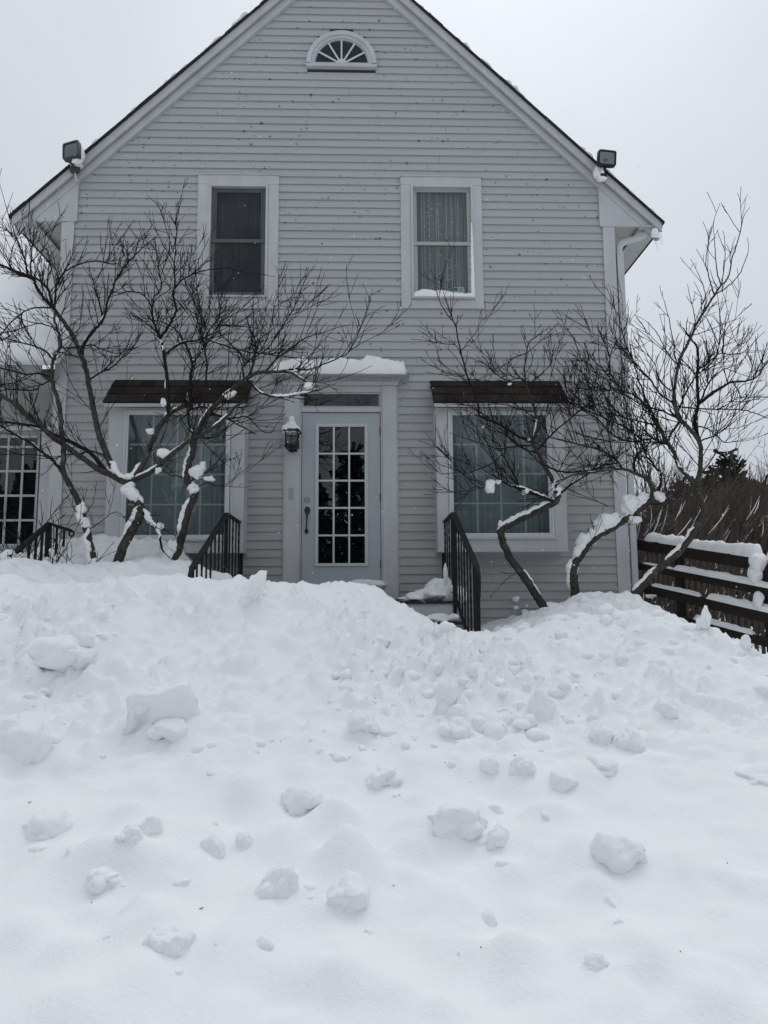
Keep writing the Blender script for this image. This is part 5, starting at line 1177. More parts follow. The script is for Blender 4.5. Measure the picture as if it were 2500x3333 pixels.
tree('bare_tree', 'forked bare tree with lichened leaning trunk nearest the covered bay window', -1.25, [
    ('i2', [(1220, 1960), (1290, 1700), (1400, 1450), (1500, 1270), (1515, 1160), (1440, 1060), (1390, 960), (1410, 890)], 34, 25, 0.05, 0.0),
    ('i2', [(1350, 930), (1210, 820), (1060, 750), (900, 640), (760, 540), (560, 400), (440, 290), (300, 170), (170, 60), (40, -30), (-160, -170)], 23, 10, -0.35, 0.75),
    ('i2', [(1170, 745), (1000, 600), (860, 510), (700, 430), (560, 370), (430, 300), (250, 270), (100, 250), (-150, 250)], 13, 6, 0.2, 0.9),
    ('i2', [(1260, 850), (1200, 700), (1130, 540), (1070, 380), (1030, 200), (1000, 60), (960, -170), (920, -370), (870, -490), (790, -690), (700, -820), (620, -920)], 23, 13, 0.35, 0.45),
    ('i1', [(620, 1070), (570, 1000), (480, 900), (400, 780), (350, 690), (200, 630), (60, 560), (-120, 490)], 12, 6, -0.2, 1.6),
    ('i1', [(880, 1510), (905, 1400), (960, 1310), (1030, 1230), (1110, 1130), (1140, 1040), (1160, 930), (1220, 800), (1240, 720), (1300, 620), (1380, 520), (1490, 400), (1600, 300)], 11, 3, 0.1, 1.3),
    ('i1', [(1110, 1130), (1090, 1020), (1060, 890), (1020, 770), (1000, 680)], 6, 3, 0.1, 1.2),
    ('i1', [(620, 1060), (560, 960), (530, 820), (480, 760), (400, 690), (250, 630), (120, 590), (-60, 520)], 9, 5, -0.3, 1.6),
    ('i1', [(595, 1000), (600, 880), (600, 800), (630, 710), (700, 610), (790, 560), (900, 520), (1050, 500), (1170, 520)], 7, 3, -0.15, 1.4),
    ('i1', [(360, 690), (330, 560), (340, 420), (340, 340), (380, 230)], 6, 2.5, 0.1, 1.6), ('i1', [(300, 660), (270, 500), (230, 380), (180, 260), (80, 170), (0, 130)], 6, 2.5, -0.1, 1.6),
    ('i1', [(545, 1020), (440, 1000), (340, 1010), (220, 1070), (110, 1170), (30, 1270), (-20, 1320)], 5, 3, -0.25, 1.1),
    ('i1', [(980, 1790), (1030, 1730), (1130, 1680), (1230, 1630), (1300, 1560), (1380, 1500), (1440, 1420)], 6, 2.5, -0.1, 1.3),
    ('i3', [(90, 880), (170, 760), (250, 640), (310, 470), (370, 330), (460, 200), (510, 150), (580, 110), (690, 60), (780, 10)], 20, 11, 0.25, 0.7),
    ('i4', [(100, 1500), (108, 1380), (100, 1230), (80, 1080), (50, 950), (20, 870), (-10, 780)], 13, 6, 0.1, 1.1),
    ('i4', [(50, 950), (120, 850), (170, 760), (170, 690), (150, 620), (160, 530), (160, 420), (165, 280), (180, 120), (160, 50)], 9, 3, 0.15, 1.4),
    ('i4', [(155, 560), (220, 500), (320, 450), (430, 420), (560, 410), (680, 435), (820, 460)], 5, 2, -0.1, 0.9),
    ('i4', [(-10, 790), (-25, 690), (-90, 610), (-190, 590), (-270, 610)], 5, 3, -0.1, 1.2), ('i4', [(-20, 760), (0, 640), (60, 560), (35, 400), (20, 280), (-20, 230)], 5, 2.5, 0.1, 1.2),
    ('i4', [(90, 1090), (160, 1020), (230, 980), (330, 970), (380, 950), (500, 990), (620, 1030), (740, 1060), (900, 1075), (1100, 1105)], 8, 3, -0.3, 1.5),
    ('i4', [(240, 985), (180, 890), (100, 840), (0, 810)], 5, 3, 0.1, 1.2),
    ('i3', [(165, 910), (330, 770), (460, 650), (600, 530), (740, 440), (840, 390), (960, 320), (1050, 250), (1130, 180), (1230, 70), (1330, 10)], 17, 8, -0.35, 0.7),
    ('i3', [(215, 1180), (260, 1260), (310, 1350), (390, 1440), (410, 1550), (425, 1630)], 13, 5, -0.15, 0.5),
    ('i2', [(1130, 640), (1000, 560), (850, 590), (700, 600), (560, 640), (400, 600), (150, 590), (0, 600)], 5, 2.5, -0.2, 0.9),
], 11, snow=((0, .22, .60, 1.05), (0, .6, .95, 1.5), (1, .02, .14, 1.2), (3, .0, .12, 1.2), (13, .0, .2, 1.0), (13, .55, .85, .9), (21, .0, .15, 1.0), (21, .6, .85, 1.0), (22, .0, .75, 1.5)),
    clumps=(('i3', 400, 1390, 90, 90, -.1, 1), ('i2', 1410, 870, 150, 110, -.05, 2), ('i3', 260, 350, 120, 90, .15, 5), ('i3', 440, 620, 150, 130, .3, 6), ('i3', 450, 900, 90, 110, .3, 8), ('i4', 75, 1470, 60, 90, .1, 12), ('i4', 235, 1370, 40, 90, .15, 13)))
tree('bare_tree', 'bare tree with curved trunk by the stair railing reaching over the door', -1.2, [
    ('i3', [(290, 1910), (430, 1850), (520, 1770), (590, 1650), (640, 1480), (680, 1300), (720, 1170), (780, 1010), (750, 960), (690, 860), (710, 730), (740, 600), (770, 470), (785, 400)], 30, 19, 0.1, 0.05),
    ('i3', [(785, 400), (850, 270), (920, 160), (1000, 60), (1085, -20), (1190, -110), (1290, -190)], 19, 15, -0.2, 0.8),
    ('i4', [(705, 1262), (790, 1220), (900, 1210), (1060, 1215), (1120, 1250), (1200, 1290), (1260, 1280)], 14, 3, -0.2, 1.4),
    ('i4', [(715, 1275), (790, 1340), (850, 1380), (960, 1400), (1080, 1390), (1180, 1370), (1250, 1355)], 8, 4, -0.35, 1.2),
    ('i4', [(715, 1255), (760, 1180), (770, 1090), (790, 1000), (760, 900)], 7, 3, 0.1, 2.0),
    ('i4', [(860, 1215), (940, 1120), (1040, 1040), (1120, 980), (1200, 935), (1290, 910), (1410, 870)], 6, 2, 0.1, 1.3),
    ('i4', [(950, 1210), (1080, 1190), (1200, 1190), (1340, 1140), (1440, 1095), (1500, 1060), (1560, 960), (1605, 850)], 6, 2, -0.1, 1.1),
    ('i4', [(690, 1270), (690, 1180), (740, 1120), (840, 1060), (930, 960), (1010, 830), (1090, 700), (1170, 490)], 6, 2, 0.25, 1.5),
    ('i4', [(770, 1100), (860, 990), (900, 860), (950, 640)], 4, 2, 0.1, 1.2), ('i4', [(730, 1130), (640, 1040), (560, 960), (480, 880), (560, 850), (700, 860)], 5, 2.5, 0.2, 1.7),
    ('i3', [(1010, 250), (980, 150), (880, 80), (760, 100), (660, 190)], 7, 4, 0.15, 1.3), ('i3', [(1050, 245), (1150, 220), (1230, 265), (1345, 325)], 7, 4, -0.2, 0.9),
    ('i3', [(1120, 190), (1230, 200), (1340, 190), (1420, 260), (1500, 340), (1590, 360), (1650, 290)], 5, 2, -0.2, 0.7),
    ('i4', [(270, 1450), (280, 1280), (300, 1150), (270, 1050), (240, 985)], 12, 6, 0.15, 1.0), ('i4', [(300, 1150), (360, 1070), (390, 1000), (380, 930), (400, 840), (330, 720), (290, 600), (240, 510)], 6, 2.5, 0.1, 1.5),
    ('i4', [(405, 1310), (410, 1150), (400, 1020), (420, 900), (500, 800), (520, 700)], 6, 3, 0.2, 1.4), ('i3', [(780, 390), (720, 300), (700, 100), (650, -20)], 8, 5, 0.15, 1.3),
    ('i3', [(800, 395), (900, 420), (1000, 400), (1140, 300)], 6, 3, -0.15, 1.5), ('i3', [(740, 880), (880, 800), (1000, 740), (1140, 660)], 4, 2, -0.1, 1.2),
    ('i3', [(780, 960), (900, 900), (1000, 930), (1160, 940), (1240, 950)], 3, 1.6, -0.1, 0.9), ('i3', [(720, 860), (600, 830), (480, 800), (380, 700)], 4, 2.2, 0.15, 1.2),
], 23, snow=((0, .06, .3, 1.9), (0, .32, .52, 1.25), (0, .52, .66, 1.1), (0, .7, .92, .9), (1, .1, .5, .7), (3, .4, .95, 1.5), (2, .55, .75, 1.1)),
    clumps=(('i3', 800, 830, 170, 190, .05, 21), ('i3', 930, 870, 120, 70, .0, 22), ('i3', 840, 700, 80, 130, .1, 24), ('i3', 510, 1620, 140, 200, 0, 26), ('i3', 430, 1740, 130, 120, 0, 27), ('i4', 635, 1440, 75, 80, -.3, 28), ('i4', 1195, 1330, 90, 70, -.3, 29), ('i4', 1090, 1215, 45, 45, -.1, 30), ('i3', 1200, 40, 90, 110, .0, 31)))
tree('bare_tree', 'slender bare tree with snow-patched stem in front of the house corner', -1.35, [
    ('i2', [(1070, 1930), (1010, 1720), (960, 1500), (900, 1280), (870, 1150), (790, 990), (700, 830), (675, 740), (690, 640), (680, 480), (660, 300), (650, 130), (620, -10), (570, -170), (555, -270), (570, -390), (600, -490), (650, -570), (650, -650), (620, -760), (590, -870), (590, -940)], 25, 7, 0.15, 0.35),
    ('i2', [(690, 810), (560, 650), (450, 570), (330, 470), (200, 400), (80, 330), (-60, 260)], 10, 5, -0.25, 1.1),
    ('i1', [(560, 1540), (480, 1460), (350, 1410), (200, 1370), (80, 1340), (-80, 1330)], 6, 3, -0.2, 1.4), ('i1', [(545, 1750), (420, 1710), (270, 1720), (120, 1680), (-60, 1630)], 6, 4, -0.3, 1.2),
    ('i1', [(535, 1805), (430, 1840), (380, 1890), (150, 1880), (0, 1900)], 5, 3, -0.2, 1.2), ('i1', [(655, 1440), (800, 1430), (980, 1400), (1100, 1450), (1230, 1490), (1340, 1480)], 5, 2, -0.15, 1.4),
    ('i1', [(610, 1260), (540, 1200), (430, 1170), (330, 1190), (150, 1250), (0, 1280)], 4, 2, -0.15, 1.4), ('i1', [(590, 1060), (600, 950), (680, 830), (740, 760)], 5, 2.5, 0.1, 1.5),
    ('i1', [(640, 1500), (760, 1510), (870, 1535)], 4, 2.5, -0.1, .8), ('i2', [(900, 1290), (800, 1180), (760, 1110)], 3, 1.5, -.1, .4), ('i2', [(930, 1280), (1000, 1130), (1015, 1060)], 2.5, 1.4, -.1, .5),
    ('i2', [(960, 1430), (1080, 1330), (1230, 1220), (1340, 1260)], 3, 1.5, -.15, .7), ('i2', [(1040, 1890), (900, 1800), (760, 1760), (640, 1660)], 3, 1.6, -.1, .4),
], 37, snow=((0, .02, .12, 1.1), (0, .12, .2, 1.35)), clumps=(('i2', 1010, 1800, 90, 130, 0, 41), ('i2', 930, 1400, 100, 120, 0, 42)))
tree('bare_tree', 'bare tree with sharply elbowed trunk in front of the open bay window', -1.15, [
    ('z4', [(1030, 1990), (960, 1890), (900, 1800), (820, 1680), (740, 1580), (690, 1480), (660, 1400), (652, 1350), (700, 1310), (800, 1260), (920, 1200), (1060, 1130), (1088, 1095)], 28, 20, -0.1, 0.0),
    ('i5', [(1155, 1960), (1100, 1830), (1040, 1720), (970, 1580), (925, 1500), (950, 1400), (965, 1310), (940, 1200), (900, 1060), (860, 960), (850, 830), (870, 670), (900, 580), (990, 520)], 15, 3, 0.25, 0.9),
    ('i5', [(895, 1490), (800, 1440), (700, 1380), (580, 1310), (450, 1255), (435, 1170), (410, 1080), (370, 980), (330, 880), (290, 730), (250, 560), (230, 440), (170, 360), (100, 260), (55, 130)], 9, 2.5, -0.2, 0.8),
    ('i5', [(975, 1560), (1050, 1470), (1150, 1370), (1250, 1290), (1330, 1220), (1420, 1170), (1540, 1150)], 6, 3, 0.15, 1.5),
    ('i5', [(1130, 2030), (1000, 1980), (860, 1920), (700, 1870), (560, 1780)], 11, 4, -0.3, 1.3), ('i5', [(800, 1900), (740, 1760), (680, 1650), (630, 1560)], 6, 3, 0.1, 1.6),
    ('i5', [(1175, 1960), (1260, 1880), (1350, 1820), (1450, 1760), (1560, 1700), (1660, 1680)], 7, 4, 0.2, 1.5), ('i5', [(1010, 1690), (1120, 1740), (1240, 1760), (1400, 1750), (1500, 1730), (1660, 1720)], 6, 3, -0.15, 1.4),
    ('i5', [(640, 1600), (560, 1680), (450, 1730), (330, 1770), (200, 1770), (100, 1775), (60, 1740)], 4, 1.6, -0.1, 0.8), ('i5', [(940, 1220), (800, 1190), (650, 1150), (400, 1160), (200, 1150)], 4, 1.6, -0.1, 0.7),
    ('i5', [(940, 1210), (990, 1110), (1050, 1040), (1140, 970)], 4, 2, 0.1, .9), ('i5', [(915, 975), (820, 920), (700, 930), (610, 890), (560, 850), (510, 760)], 4, 2, 0.05, 1.6), ('i5', [(870, 690), (740, 740), (700, 800), (690, 900)], 4, 2, 0.1, 1.3),
    ('i5', [(920, 960), (1000, 880), (1090, 780), (1100, 700)], 3.5, 2, 0.1, 1.3), ('i5', [(920, 1510), (760, 1530), (620, 1550), (450, 1500), (300, 1450)], 5, 2, -0.25, 1.6), ('i5', [(620, 1900), (500, 1900), (380, 1900), (300, 2000)], 4, 2, -0.15, 1.8),
    ('i5', [(970, 1590), (860, 1560), (740, 1480), (640, 1400), (500, 1330)], 5, 2, 0.2, 1.8), ('z4', [(785, 1660), (700, 1710), (640, 1770)], 2.5, 1.5, -.1, .5),
    ('i5', [(290, 720), (230, 620), (100, 600), (20, 530)], 3, 1.6, .0, 1.2), ('i5', [(280, 690), (320, 620), (400, 520), (440, 440)], 3, 1.6, 0, 1.2), ('i5', [(320, 880), (240, 900), (130, 860), (20, 805)], 3, 1.6, 0, .9),
], 41, snow=((0, .58, .97, 1.1), (0, .12, .3, .7), (1, .0, .08, .9), (4, .1, .8, 1.0), (0, .0, .08, 1.0)), clumps=(('i5', 560, 1960, 110, 150, -.2, 51), ('i5', 610, 1860, 60, 50, -.2, 52), ('i5', 890, 1480, 50, 40, 0, 53), ('i5', 455, 1390, 28, 30, 0, 54), ('i5', 710, 1040, 45, 28, .2, 55), ('z4', 650, 1310, 40, 70, 0, 56), ('i5', 860, 1950, 70, 70, -.1, 57), ('i5', 1160, 1950, 60, 90, 0, 58), ('z4', 1030, 1940, 70, 90, 0, 59)))
tree('bare_tree', 'bare tree with snow-laden leaning trunk at the house corner', -1.1, [
    ('z6', [(65, 1550), (48, 1400), (40, 1330), (50, 1250), (100, 1170), (200, 1040), (330, 960), (450, 890), (560, 810), (660, 730), (720, 655)], 31, 19, -0.25, 0.0),
    ('z6', [(715, 660), (700, 600), (650, 530), (560, 490), (450, 450), (250, 470), (50, 500), (-100, 560)], 14, 4, -0.2, 0.9),
    ('z6', [(720, 655), (770, 570), (750, 480), (700, 400), (640, 330), (600, 200)], 9, 4, 0.15, 1.5), ('z6', [(560, 490), (540, 420), (580, 320), (650, 260), (700, 180)], 7, 4, 0.1, 1.4),
    ('z6', [(450, 450), (380, 360), (250, 290), (100, 250), (-80, 200)], 6, 3, -0.1, 1.7), ('z6', [(600, 200), (480, 110), (330, 40), (150, -40), (-20, -150)], 6, 3, 0.1, 1.7),
    ('i6', [(740, 2060), (600, 2010), (460, 2040), (280, 1990), (130, 1840), (0, 1760), (-120, 1690)], 6, 3, 0.05, 1.8), ('i6', [(700, 1960), (640, 1830), (560, 1720), (450, 1620), (320, 1580), (200, 1570), (60, 1520)], 6, 3, 0.1, 1.7),
    ('i6', [(560, 1900), (420, 1840), (280, 1800), (130, 1770), (-40, 1690)], 5, 2.5, 0.0, 1.8), ('i6', [(330, 1580), (260, 1460), (150, 1340), (130, 1090)], 4, 2, 0, 1.0), ('i6', [(240, 1570), (230, 1380), (250, 1230), (315, 1110)], 4, 2, 0, 1.0),
    ('i6', [(640, 1830), (520, 1560), (440, 1300), (380, 1170), (330, 960)], 5, 2, 0.1, 1.1), ('z6', [(660, 740), (760, 740), (830, 700)], 6, 3, -.1, 1.4), ('z6', [(330, 760), (270, 730), (120, 690)], 3, 1.5, 0, 0.6),
    ('z6', [(560, 820), (600, 900), (620, 960)], 4, 2, -.1, 1.2), ('z6', [(130, 1150), (190, 1120), (195, 1050)], 2.5, 1.5, -.1, .5),
], 53, dens=1.2, snow=((0, .34, .74, 1.9), (0, .2, .36, 1.2), (0, .08, .2, 1.0), (0, .72, .95, 1.1)), clumps=(('z6', 470, 720, 200, 210, .05, 61), ('z6', 310, 890, 230, 160, .0, 62), ('z6', 600, 690, 130, 120, .05, 63), ('z6', 760, 710, 120, 110, .05, 64), ('z6', 50, 1060, 110, 160, -.15, 65), ('z6', 750, 570, 24, 45, 0, 66), ('z6', 560, 900, 110, 90, .1, 67), ('z6', 45, 1300, 80, 90, -.1, 68), ('z6', 1040, 430, 36, 34, -.2, 69), ('i6', 870, 1125, 50, 40, -.2, 70)))
tree('bare_tree', 'tallest bare tree leaning over the wooden fence against the sky', -1.3, [
    ('z6', [(475, 1560), (600, 1440), (720, 1310), (790, 1250), (900, 1160), (980, 1070), (1060, 940), (1110, 850), (1130, 800), (1100, 700), (1065, 600)], 27, 18, -0.3, 0.0),
    ('z6', [(1065, 600), (1000, 520), (930, 440), (870, 300), (810, 220), (770, 130), (720, 50)], 15, 10, 0.2, 1.9), ('z6', [(1065, 590), (1090, 480), (1100, 370), (1095, 250), (1060, 180), (1000, 110), (915, 30)], 17, 13, -0.15, 1.7),
    ('i6', [(850, 1850), (820, 1700), (810, 1600), (830, 1450), (860, 1320), (910, 1200), (960, 1110), (1020, 970), (1090, 860), (1170, 730), (1230, 640), (1300, 560), (1340, 380), (1390, 220), (1435, 30)], 14, 2.6, 0.1, 0.45),
    ('i6', [(1170, 730), (1150, 640), (1120, 530), (1100, 430), (1125, 210)], 5, 2, .05, .3), ('i6', [(1190, 720), (1300, 640), (1400, 530), (1480, 340)], 4.5, 2, -.05, .25), ('i6', [(1230, 630), (1200, 500), (1185, 350), (1175, 190)], 4, 2, -.05, .3),
    ('i6', [(1060, 890), (1100, 770), (1080, 650), (1020, 510)], 4, 1.8, .05, .25), ('i6', [(830, 1350), (740, 1220), (665, 1070), (575, 970)], 4, 1.8, .1, .4), ('i6', [(835, 1330), (800, 1100), (770, 950), (722, 770)], 4, 1.8, -.05, .3),
    ('i6', [(1040, 2050), (1000, 1870), (1030, 1700), (1020, 1500), (1025, 1350), (1025, 1200), (970, 1120), (920, 1050)], 13, 4, 0.15, 1.1),
    ('i6', [(1035, 1700), (1150, 1610), (1260, 1540), (1340, 1500), (1480, 1490), (1580, 1440), (1605, 1370)], 12, 2.5, -0.15, 1.4), ('i6', [(830, 1720), (1000, 1740), (1200, 1750), (1420, 1755), (1560, 1790), (1680, 1840)], 5, 2.5, -.2, 1.1),
    ('i6', [(1025, 1400), (1120, 1330), (1220, 1250), (1400, 1250), (1520, 1160)], 5, 2, -.1, 1.3), ('i6', [(870, 1780), (920, 1600), (1010, 1450), (1100, 1380), (1200, 1250), (1230, 1000), (1215, 790)], 6, 2, .15, 1.3),
    ('i6', [(1240, 1250), (1260, 1100), (1300, 1010), (1370, 930)], 4, 1.8, 0, 1.0), ('i6', [(820, 1700), (700, 1620), (600, 1480), (500, 1370), (440, 1300)], 6, 2.5, .05, 1.6), ('i6', [(810, 1600), (690, 1500), (640, 1350), (570, 1240)], 5, 2, .05, 1.5),
    ('i6', [(850, 1830), (700, 1760), (520, 1710), (330, 1590)], 6, 3, .1, 2.2), ('i6', [(1000, 1900), (1130, 1930), (1260, 2040), (1380, 2030)], 5, 2, -.15, 1.6), ('i6', [(1050, 2040), (1180, 1980), (1300, 1900), (1400, 1820)], 5, 2, -.1, 1.5),
    ('i6', [(1190, 1740), (1300, 1700), (1400, 1640), (1600, 1640)], 4, 2, -.1, 1.1), ('i6', [(1420, 1755), (1480, 1660), (1560, 1520)], 3.5, 1.6, 0, .7), ('i6', [(1480, 1750), (1560, 1700), (1660, 1630)], 3, 1.5, 0, .5),
    ('i6', [(1340, 1500), (1400, 1600), (1405, 1750)], 3, 2, 0, .5), ('i6', [(860, 1860), (780, 1980), (740, 2060), (640, 2040)], 8, 4, .15, 2.4), ('i6', [(1050, 1680), (1130, 1500), (1240, 1400), (1320, 1370)], 6, 2.5, .1, 1.7),
], 67, dens=0.95, snow=((0, .05, .24, .9), (0, .33, .5, .9), (0, .5, .62, .8)))

# low shrub at the side wing
q = random.Random(77); sb = at(165, 1885, -1.55)
shb = empty('shrub', loc=tuple(sb)); setp(shb, 'low leafless shrub of thin stems poking through snow by the side wing railing', 'shrub')
tw = Twigs()
for k2 in range(26):
    bx = at(q.uniform(20, 250), q.uniform(1875, 1900), -1.5+q.uniform(-.15, .2)); d = np.array([q.uniform(-.5, .5), q.uniform(-.2, .2), q.uniform(.7, 1.2)]); grow(tw, bx-np.array([0, 0, .08]), d, q.uniform(.25, .62), .0055, q, 1, .1, .6)
for pts in ([(560, 1900), (570, 1700), (580, 1560), (640, 1450), (830, 1330)], [(380, 1750), (390, 1640), (480, 1380), (600, 1200), (760, 1010)], [(460, 1900), (590, 1790), (700, 1620), (880, 1290)], [(330, 1660), (200, 1500), (110, 1430), (0, 1380)], [(590, 1690), (620, 1560), (480, 1420), (420, 1300)]):
    P = np.array([at(x*.3014, 1300+y*.3014, -1.5) for x, y in pts]); P = catmull(P, 5); tw.add(P, np.linspace(.008, .003, len(P)))
    for k2 in range(5): i = q.randint(3, len(P)-2); grow(tw, P[i], (P[i+1]-P[i-1])+np.array([q.gauss(0, .05), q.gauss(0, .03), .05]), q.uniform(.15, .35), .003, q, 1, .2, .5)
o = np_mesh('stems', np.vstack(tw.v), np.array(tw.f), M['twig'], shb, smooth=False); o['kind'] = 'stuff'
for k2, (x, y, sx_, sz_) in enumerate(((90, 1700, 170, 160), (60, 1780, 160, 130), (150, 1800, 100, 150), (230, 1720, 90, 120), (555, 1660, 60, 110), (340, 1850, 200, 60), (420, 1900, 160, 50))):
    c = at(x*.3014, 1300+y*.3014, -1.5); k3 = .3014*7.3/2450; v, f = lump(c, (sx_*.5*k3, (sx_+sz_)*.25*k3, sz_*.5*k3), 300+k2, 3, 5, .25); np_mesh('snow_clump', v, f, M['snow'], shb)

# ------------------------------------------------------------------ loose snow: blocks one by one, crumbs as one mass
def chunk(label, x, y, w, h, seed, facets=7, sub=4, sink=0.45, rot=None, rough=0.24, lean=0.0, thick=0.8, cut=0.66):
    """x,y = middle of its foot, w,h = size, in half-scale photograph pixels"""
    g_ = ground_hit(x*1.507, y*1.507); dep = g_[1]+8.8; k_ = 1.507*dep/FPX; sx, sz = w*k_/2, h*k_/2
    c = np.array([g_[0], g_[1]+sx*thick*0.12, float(H(g_[0], g_[1]+sx*thick*0.12)[0])+sz*(1-2*sink)-sx*(0.10 if y < 1600 else 0.22)])
    r0 = (seed*1.3) % 6.28 if rot is None else rot; qq = random.Random(seed); ps = [lump(c, (sx*0.9, sx*thick*0.9, sz*1.0), seed, sub, facets, rough, r0, cut, 0.07)]
    for k2 in range(3):
        a = qq.uniform(0, 6.28); m_ = qq.uniform(0.38, 0.62); ps.append(lump(c+np.array([math.cos(a)*sx*0.55, math.sin(a)*sx*thick*0.5, qq.uniform(-0.45, 0.15)*sz]), (sx*m_, sx*thick*m_, sz*m_*1.1), seed*7+k2, 3, facets, rough*1.3, qq.uniform(0, 6), cut, 0.08))
    v = np.vstack([p[0] for p in ps]); off_ = np.cumsum([0]+[len(p[0]) for p in ps]); f = np.vstack([p[1]+o_ for p, o_ in zip(ps, off_)])
    if lean: v[:, 0] += (v[:, 2]-c[2])*lean
    o = np_mesh('snow_chunk', v, f, M['snow']); setp(o, label, 'snow chunk', 'loose chunks on the snow bank'); return o
for lab, x, y, w_, h_, sd, fc, kw in CH: chunk(lab, x, y, w_, h_, sd, fc, **kw)
q = random.Random(12); sp = []
def scatter(n, bx, smin, smax, sub):
    k_ = 0
    while k_ < n:
        x = q.uniform(bx[0], bx[2]); y = q.uniform(bx[1], bx[3]); g_ = ground_hit(x*1.507, y*1.507); k_ += 1
        if vnoise(g_[0]*1.4, g_[1]*1.4, 81) < q.uniform(0.25, 0.7): continue
        r_ = smin+(smax-smin)*q.random()**2.6
        sp.append(lump((g_[0], g_[1]+r_*0.3, g_[2]-r_*0.1), (r_*q.uniform(.8, 1.3), r_*q.uniform(.8, 1.2), r_*q.uniform(.55, .95)), q.randint(1, 9999), sub, 6, .18, q.uniform(0, 6), .62, .06))
scatter(900, (0, 1275, 1659, 1640), .010, .06, 2); scatter(60, (0, 1640, 1659, 2200), .010, .04, 3)
o = lumps_obj('snow_crumbs', sp); setp(o, 'small snow crumbs scattered over the bank', 'snow crumbs', kind='stuff')
# snow on the stoop
yl = -0.55
o = lumps_obj('stoop_snow', [lump((X_(1395+dx, 1940, yl), yl+dy, LZ+hz), (.16, .2, hz*1.5), 700+i, 3, 5, .3) for i, (dx, dy, hz) in enumerate(((0, 0, .06), (35, .1, .10), (60, .0, .10), (-30, -.1, .04), (75, -.2, .07), (20, -.25, .05), (-60, .0, .02)))]); setp(o, 'heap of snow on the landing beside the exposed stair railing', 'snow')
o = lumps_obj('railing_snow', [lump((RXR-.06, -.95, LZ+.10), (.05, .07, .16), 721, 3, 5, .3), lump((RXR-.08, -1.0, LZ+.27), (.025, .03, .12), 722, 3), lump((RXR-.02, -.8, LZ+.05), (.08, .1, .08), 723, 3), lump((RXR+.0, -.9, LZ+.13), (.04, .04, .04), 724, 3)]); setp(o, 'upright streak of snow clinging inside the exposed stair railing', 'snow')
o = lumps_obj('stoop_snow', [lump((RXR-.18, LY-.14, LZ-.205+.03), (.14, .1, .05), 731, 3), lump((RXR-.38, LY-.14, LZ-.205+.02), (.1, .08, .025), 732, 3), lump((RXR-.05, LY-.15, LZ-.205+.04), (.07, .08, .05), 733, 3)]); setp(o, 'low snow patch on the second step', 'snow')
v, f = snow_slab((X_(1140, 1895), -.075, DRi[2]-.004), (X_(1254, 1895), -.075, DRi[2]-.004), (0, 1, 0), .07, .055, 40, 8, 5, .8, .2); o = np_mesh('threshold_snow', v, f, M['snow']); setp(o, 'ragged strip of snow on the door threshold', 'snow')
# tiny dark debris on the snow, and flakes in the air
mb = MB()
for i in range(45):
    x, y = q.uniform(0, 2500), q.uniform(2000, 3320); g_ = ground_hit(x, y); L = q.choice((.003, .004, .005, .012)); a = q.uniform(0, 3.1)
    mb.beam(g_+np.array([0, 0, .004]), g_+np.array([math.cos(a)*L, math.sin(a)*L, .006]), .0025, .002)
o = mb.build('debris', M['fleck']); setp(o, 'tiny dark bark and needle specks on the snow', 'debris', kind='stuff')
vs_, fs_ = [], []; b_ = 0; v0, f0 = ico(1)
for i in range(420):
    d = ray(q.uniform(0, 2500), q.uniform(0, 2100)); t = q.uniform(2.2, 7.2); p = CAM+d/d[1]*t; r_ = q.uniform(.0012, .0026)*(.5+t/7)
    if p[2] < float(H0(np.array([p[0]]), np.array([p[1]]))[0])+.1: continue
    vs_.append(v0*r_*np.array([1, 1, q.uniform(.8, 1.8)])+p); fs_.append(f0+b_); b_ += len(v0)
o = np_mesh('falling_snow', np.vstack(vs_), np.vstack(fs_), M['snow']); setp(o, 'sparse snowflakes falling in front of the house', 'snowflakes', kind='stuff')

# ------------------------------------------------------------------ woods
q = random.Random(31)
def far_pt(px, dep): return at(px, 1968, dep-8.8)
# thicket of bare brush behind the fence: one mass
tw = Twigs()
for i in range(5200):
    dep = q.uniform(15, 27); px = q.uniform(2060, 2700); p = far_pt(px, dep); p[2] = CZ-1.2+q.uniform(0, 3.4)*(dep/27); n = 5
    L = q.uniform(.9, 2.6)*(0.7+dep/50); lean = q.gauss(.42, .38); d = np.array([lean, q.gauss(0, .3), 1.0]); d /= np.linalg.norm(d); P = [p]
    for k2 in range(n): d = d+np.array([q.gauss(0, .09), q.gauss(0, .09), 0]); d /= np.linalg.norm(d); P.append(P[-1]+d*L/n)
    P = np.array(P); tw.add(P, np.linspace(q.uniform(.008, .018), .004, n+1))
    for k2 in range(4):
        j = q.randint(1, n-1); d2 = (P[j+1]-P[j]); d2 /= np.linalg.norm(d2); d2 = d2+np.array([q.gauss(0, .5), q.gauss(0, .4), q.uniform(0, .5)]); d2 /= np.linalg.norm(d2); L2 = q.uniform(.3, .9)
        tw.add(np.array([P[j], P[j]+d2*L2*.5+np.array([0, 0, .02]), P[j]+d2*L2+np.array([0, 0, .08])]), [.007, .005, .003])
o = np_mesh('thicket', np.vstack(tw.v), np.array(tw.f), M['brush'], smooth=False); setp(o, 'brown leafless thicket behind the wooden fence', 'thicket', kind='stuff')
tw = Twigs()
for i in range(260):
    dep = q.uniform(14, 20); p = far_pt(q.uniform(2080, 2560), dep); p[2] = CZ-.6+q.uniform(0, 2.4); L = q.uniform(.2, .8); d = np.array([q.gauss(.5, .3), 0, 1.0]); d /= np.linalg.norm(d)
    r_ = q.uniform(.004, .011); tw.add(np.array([p, p+d*L*.5+np.array([.02, 0, 0]), p+d*L]), [r_*.5, r_, r_*.4])
o = np_mesh('thicket_snow', np.vstack(tw.v), np.array(tw.f), M['snow'], smooth=False); setp(o, 'streaks of snow caught on the brown thicket', 'snow', kind='stuff')
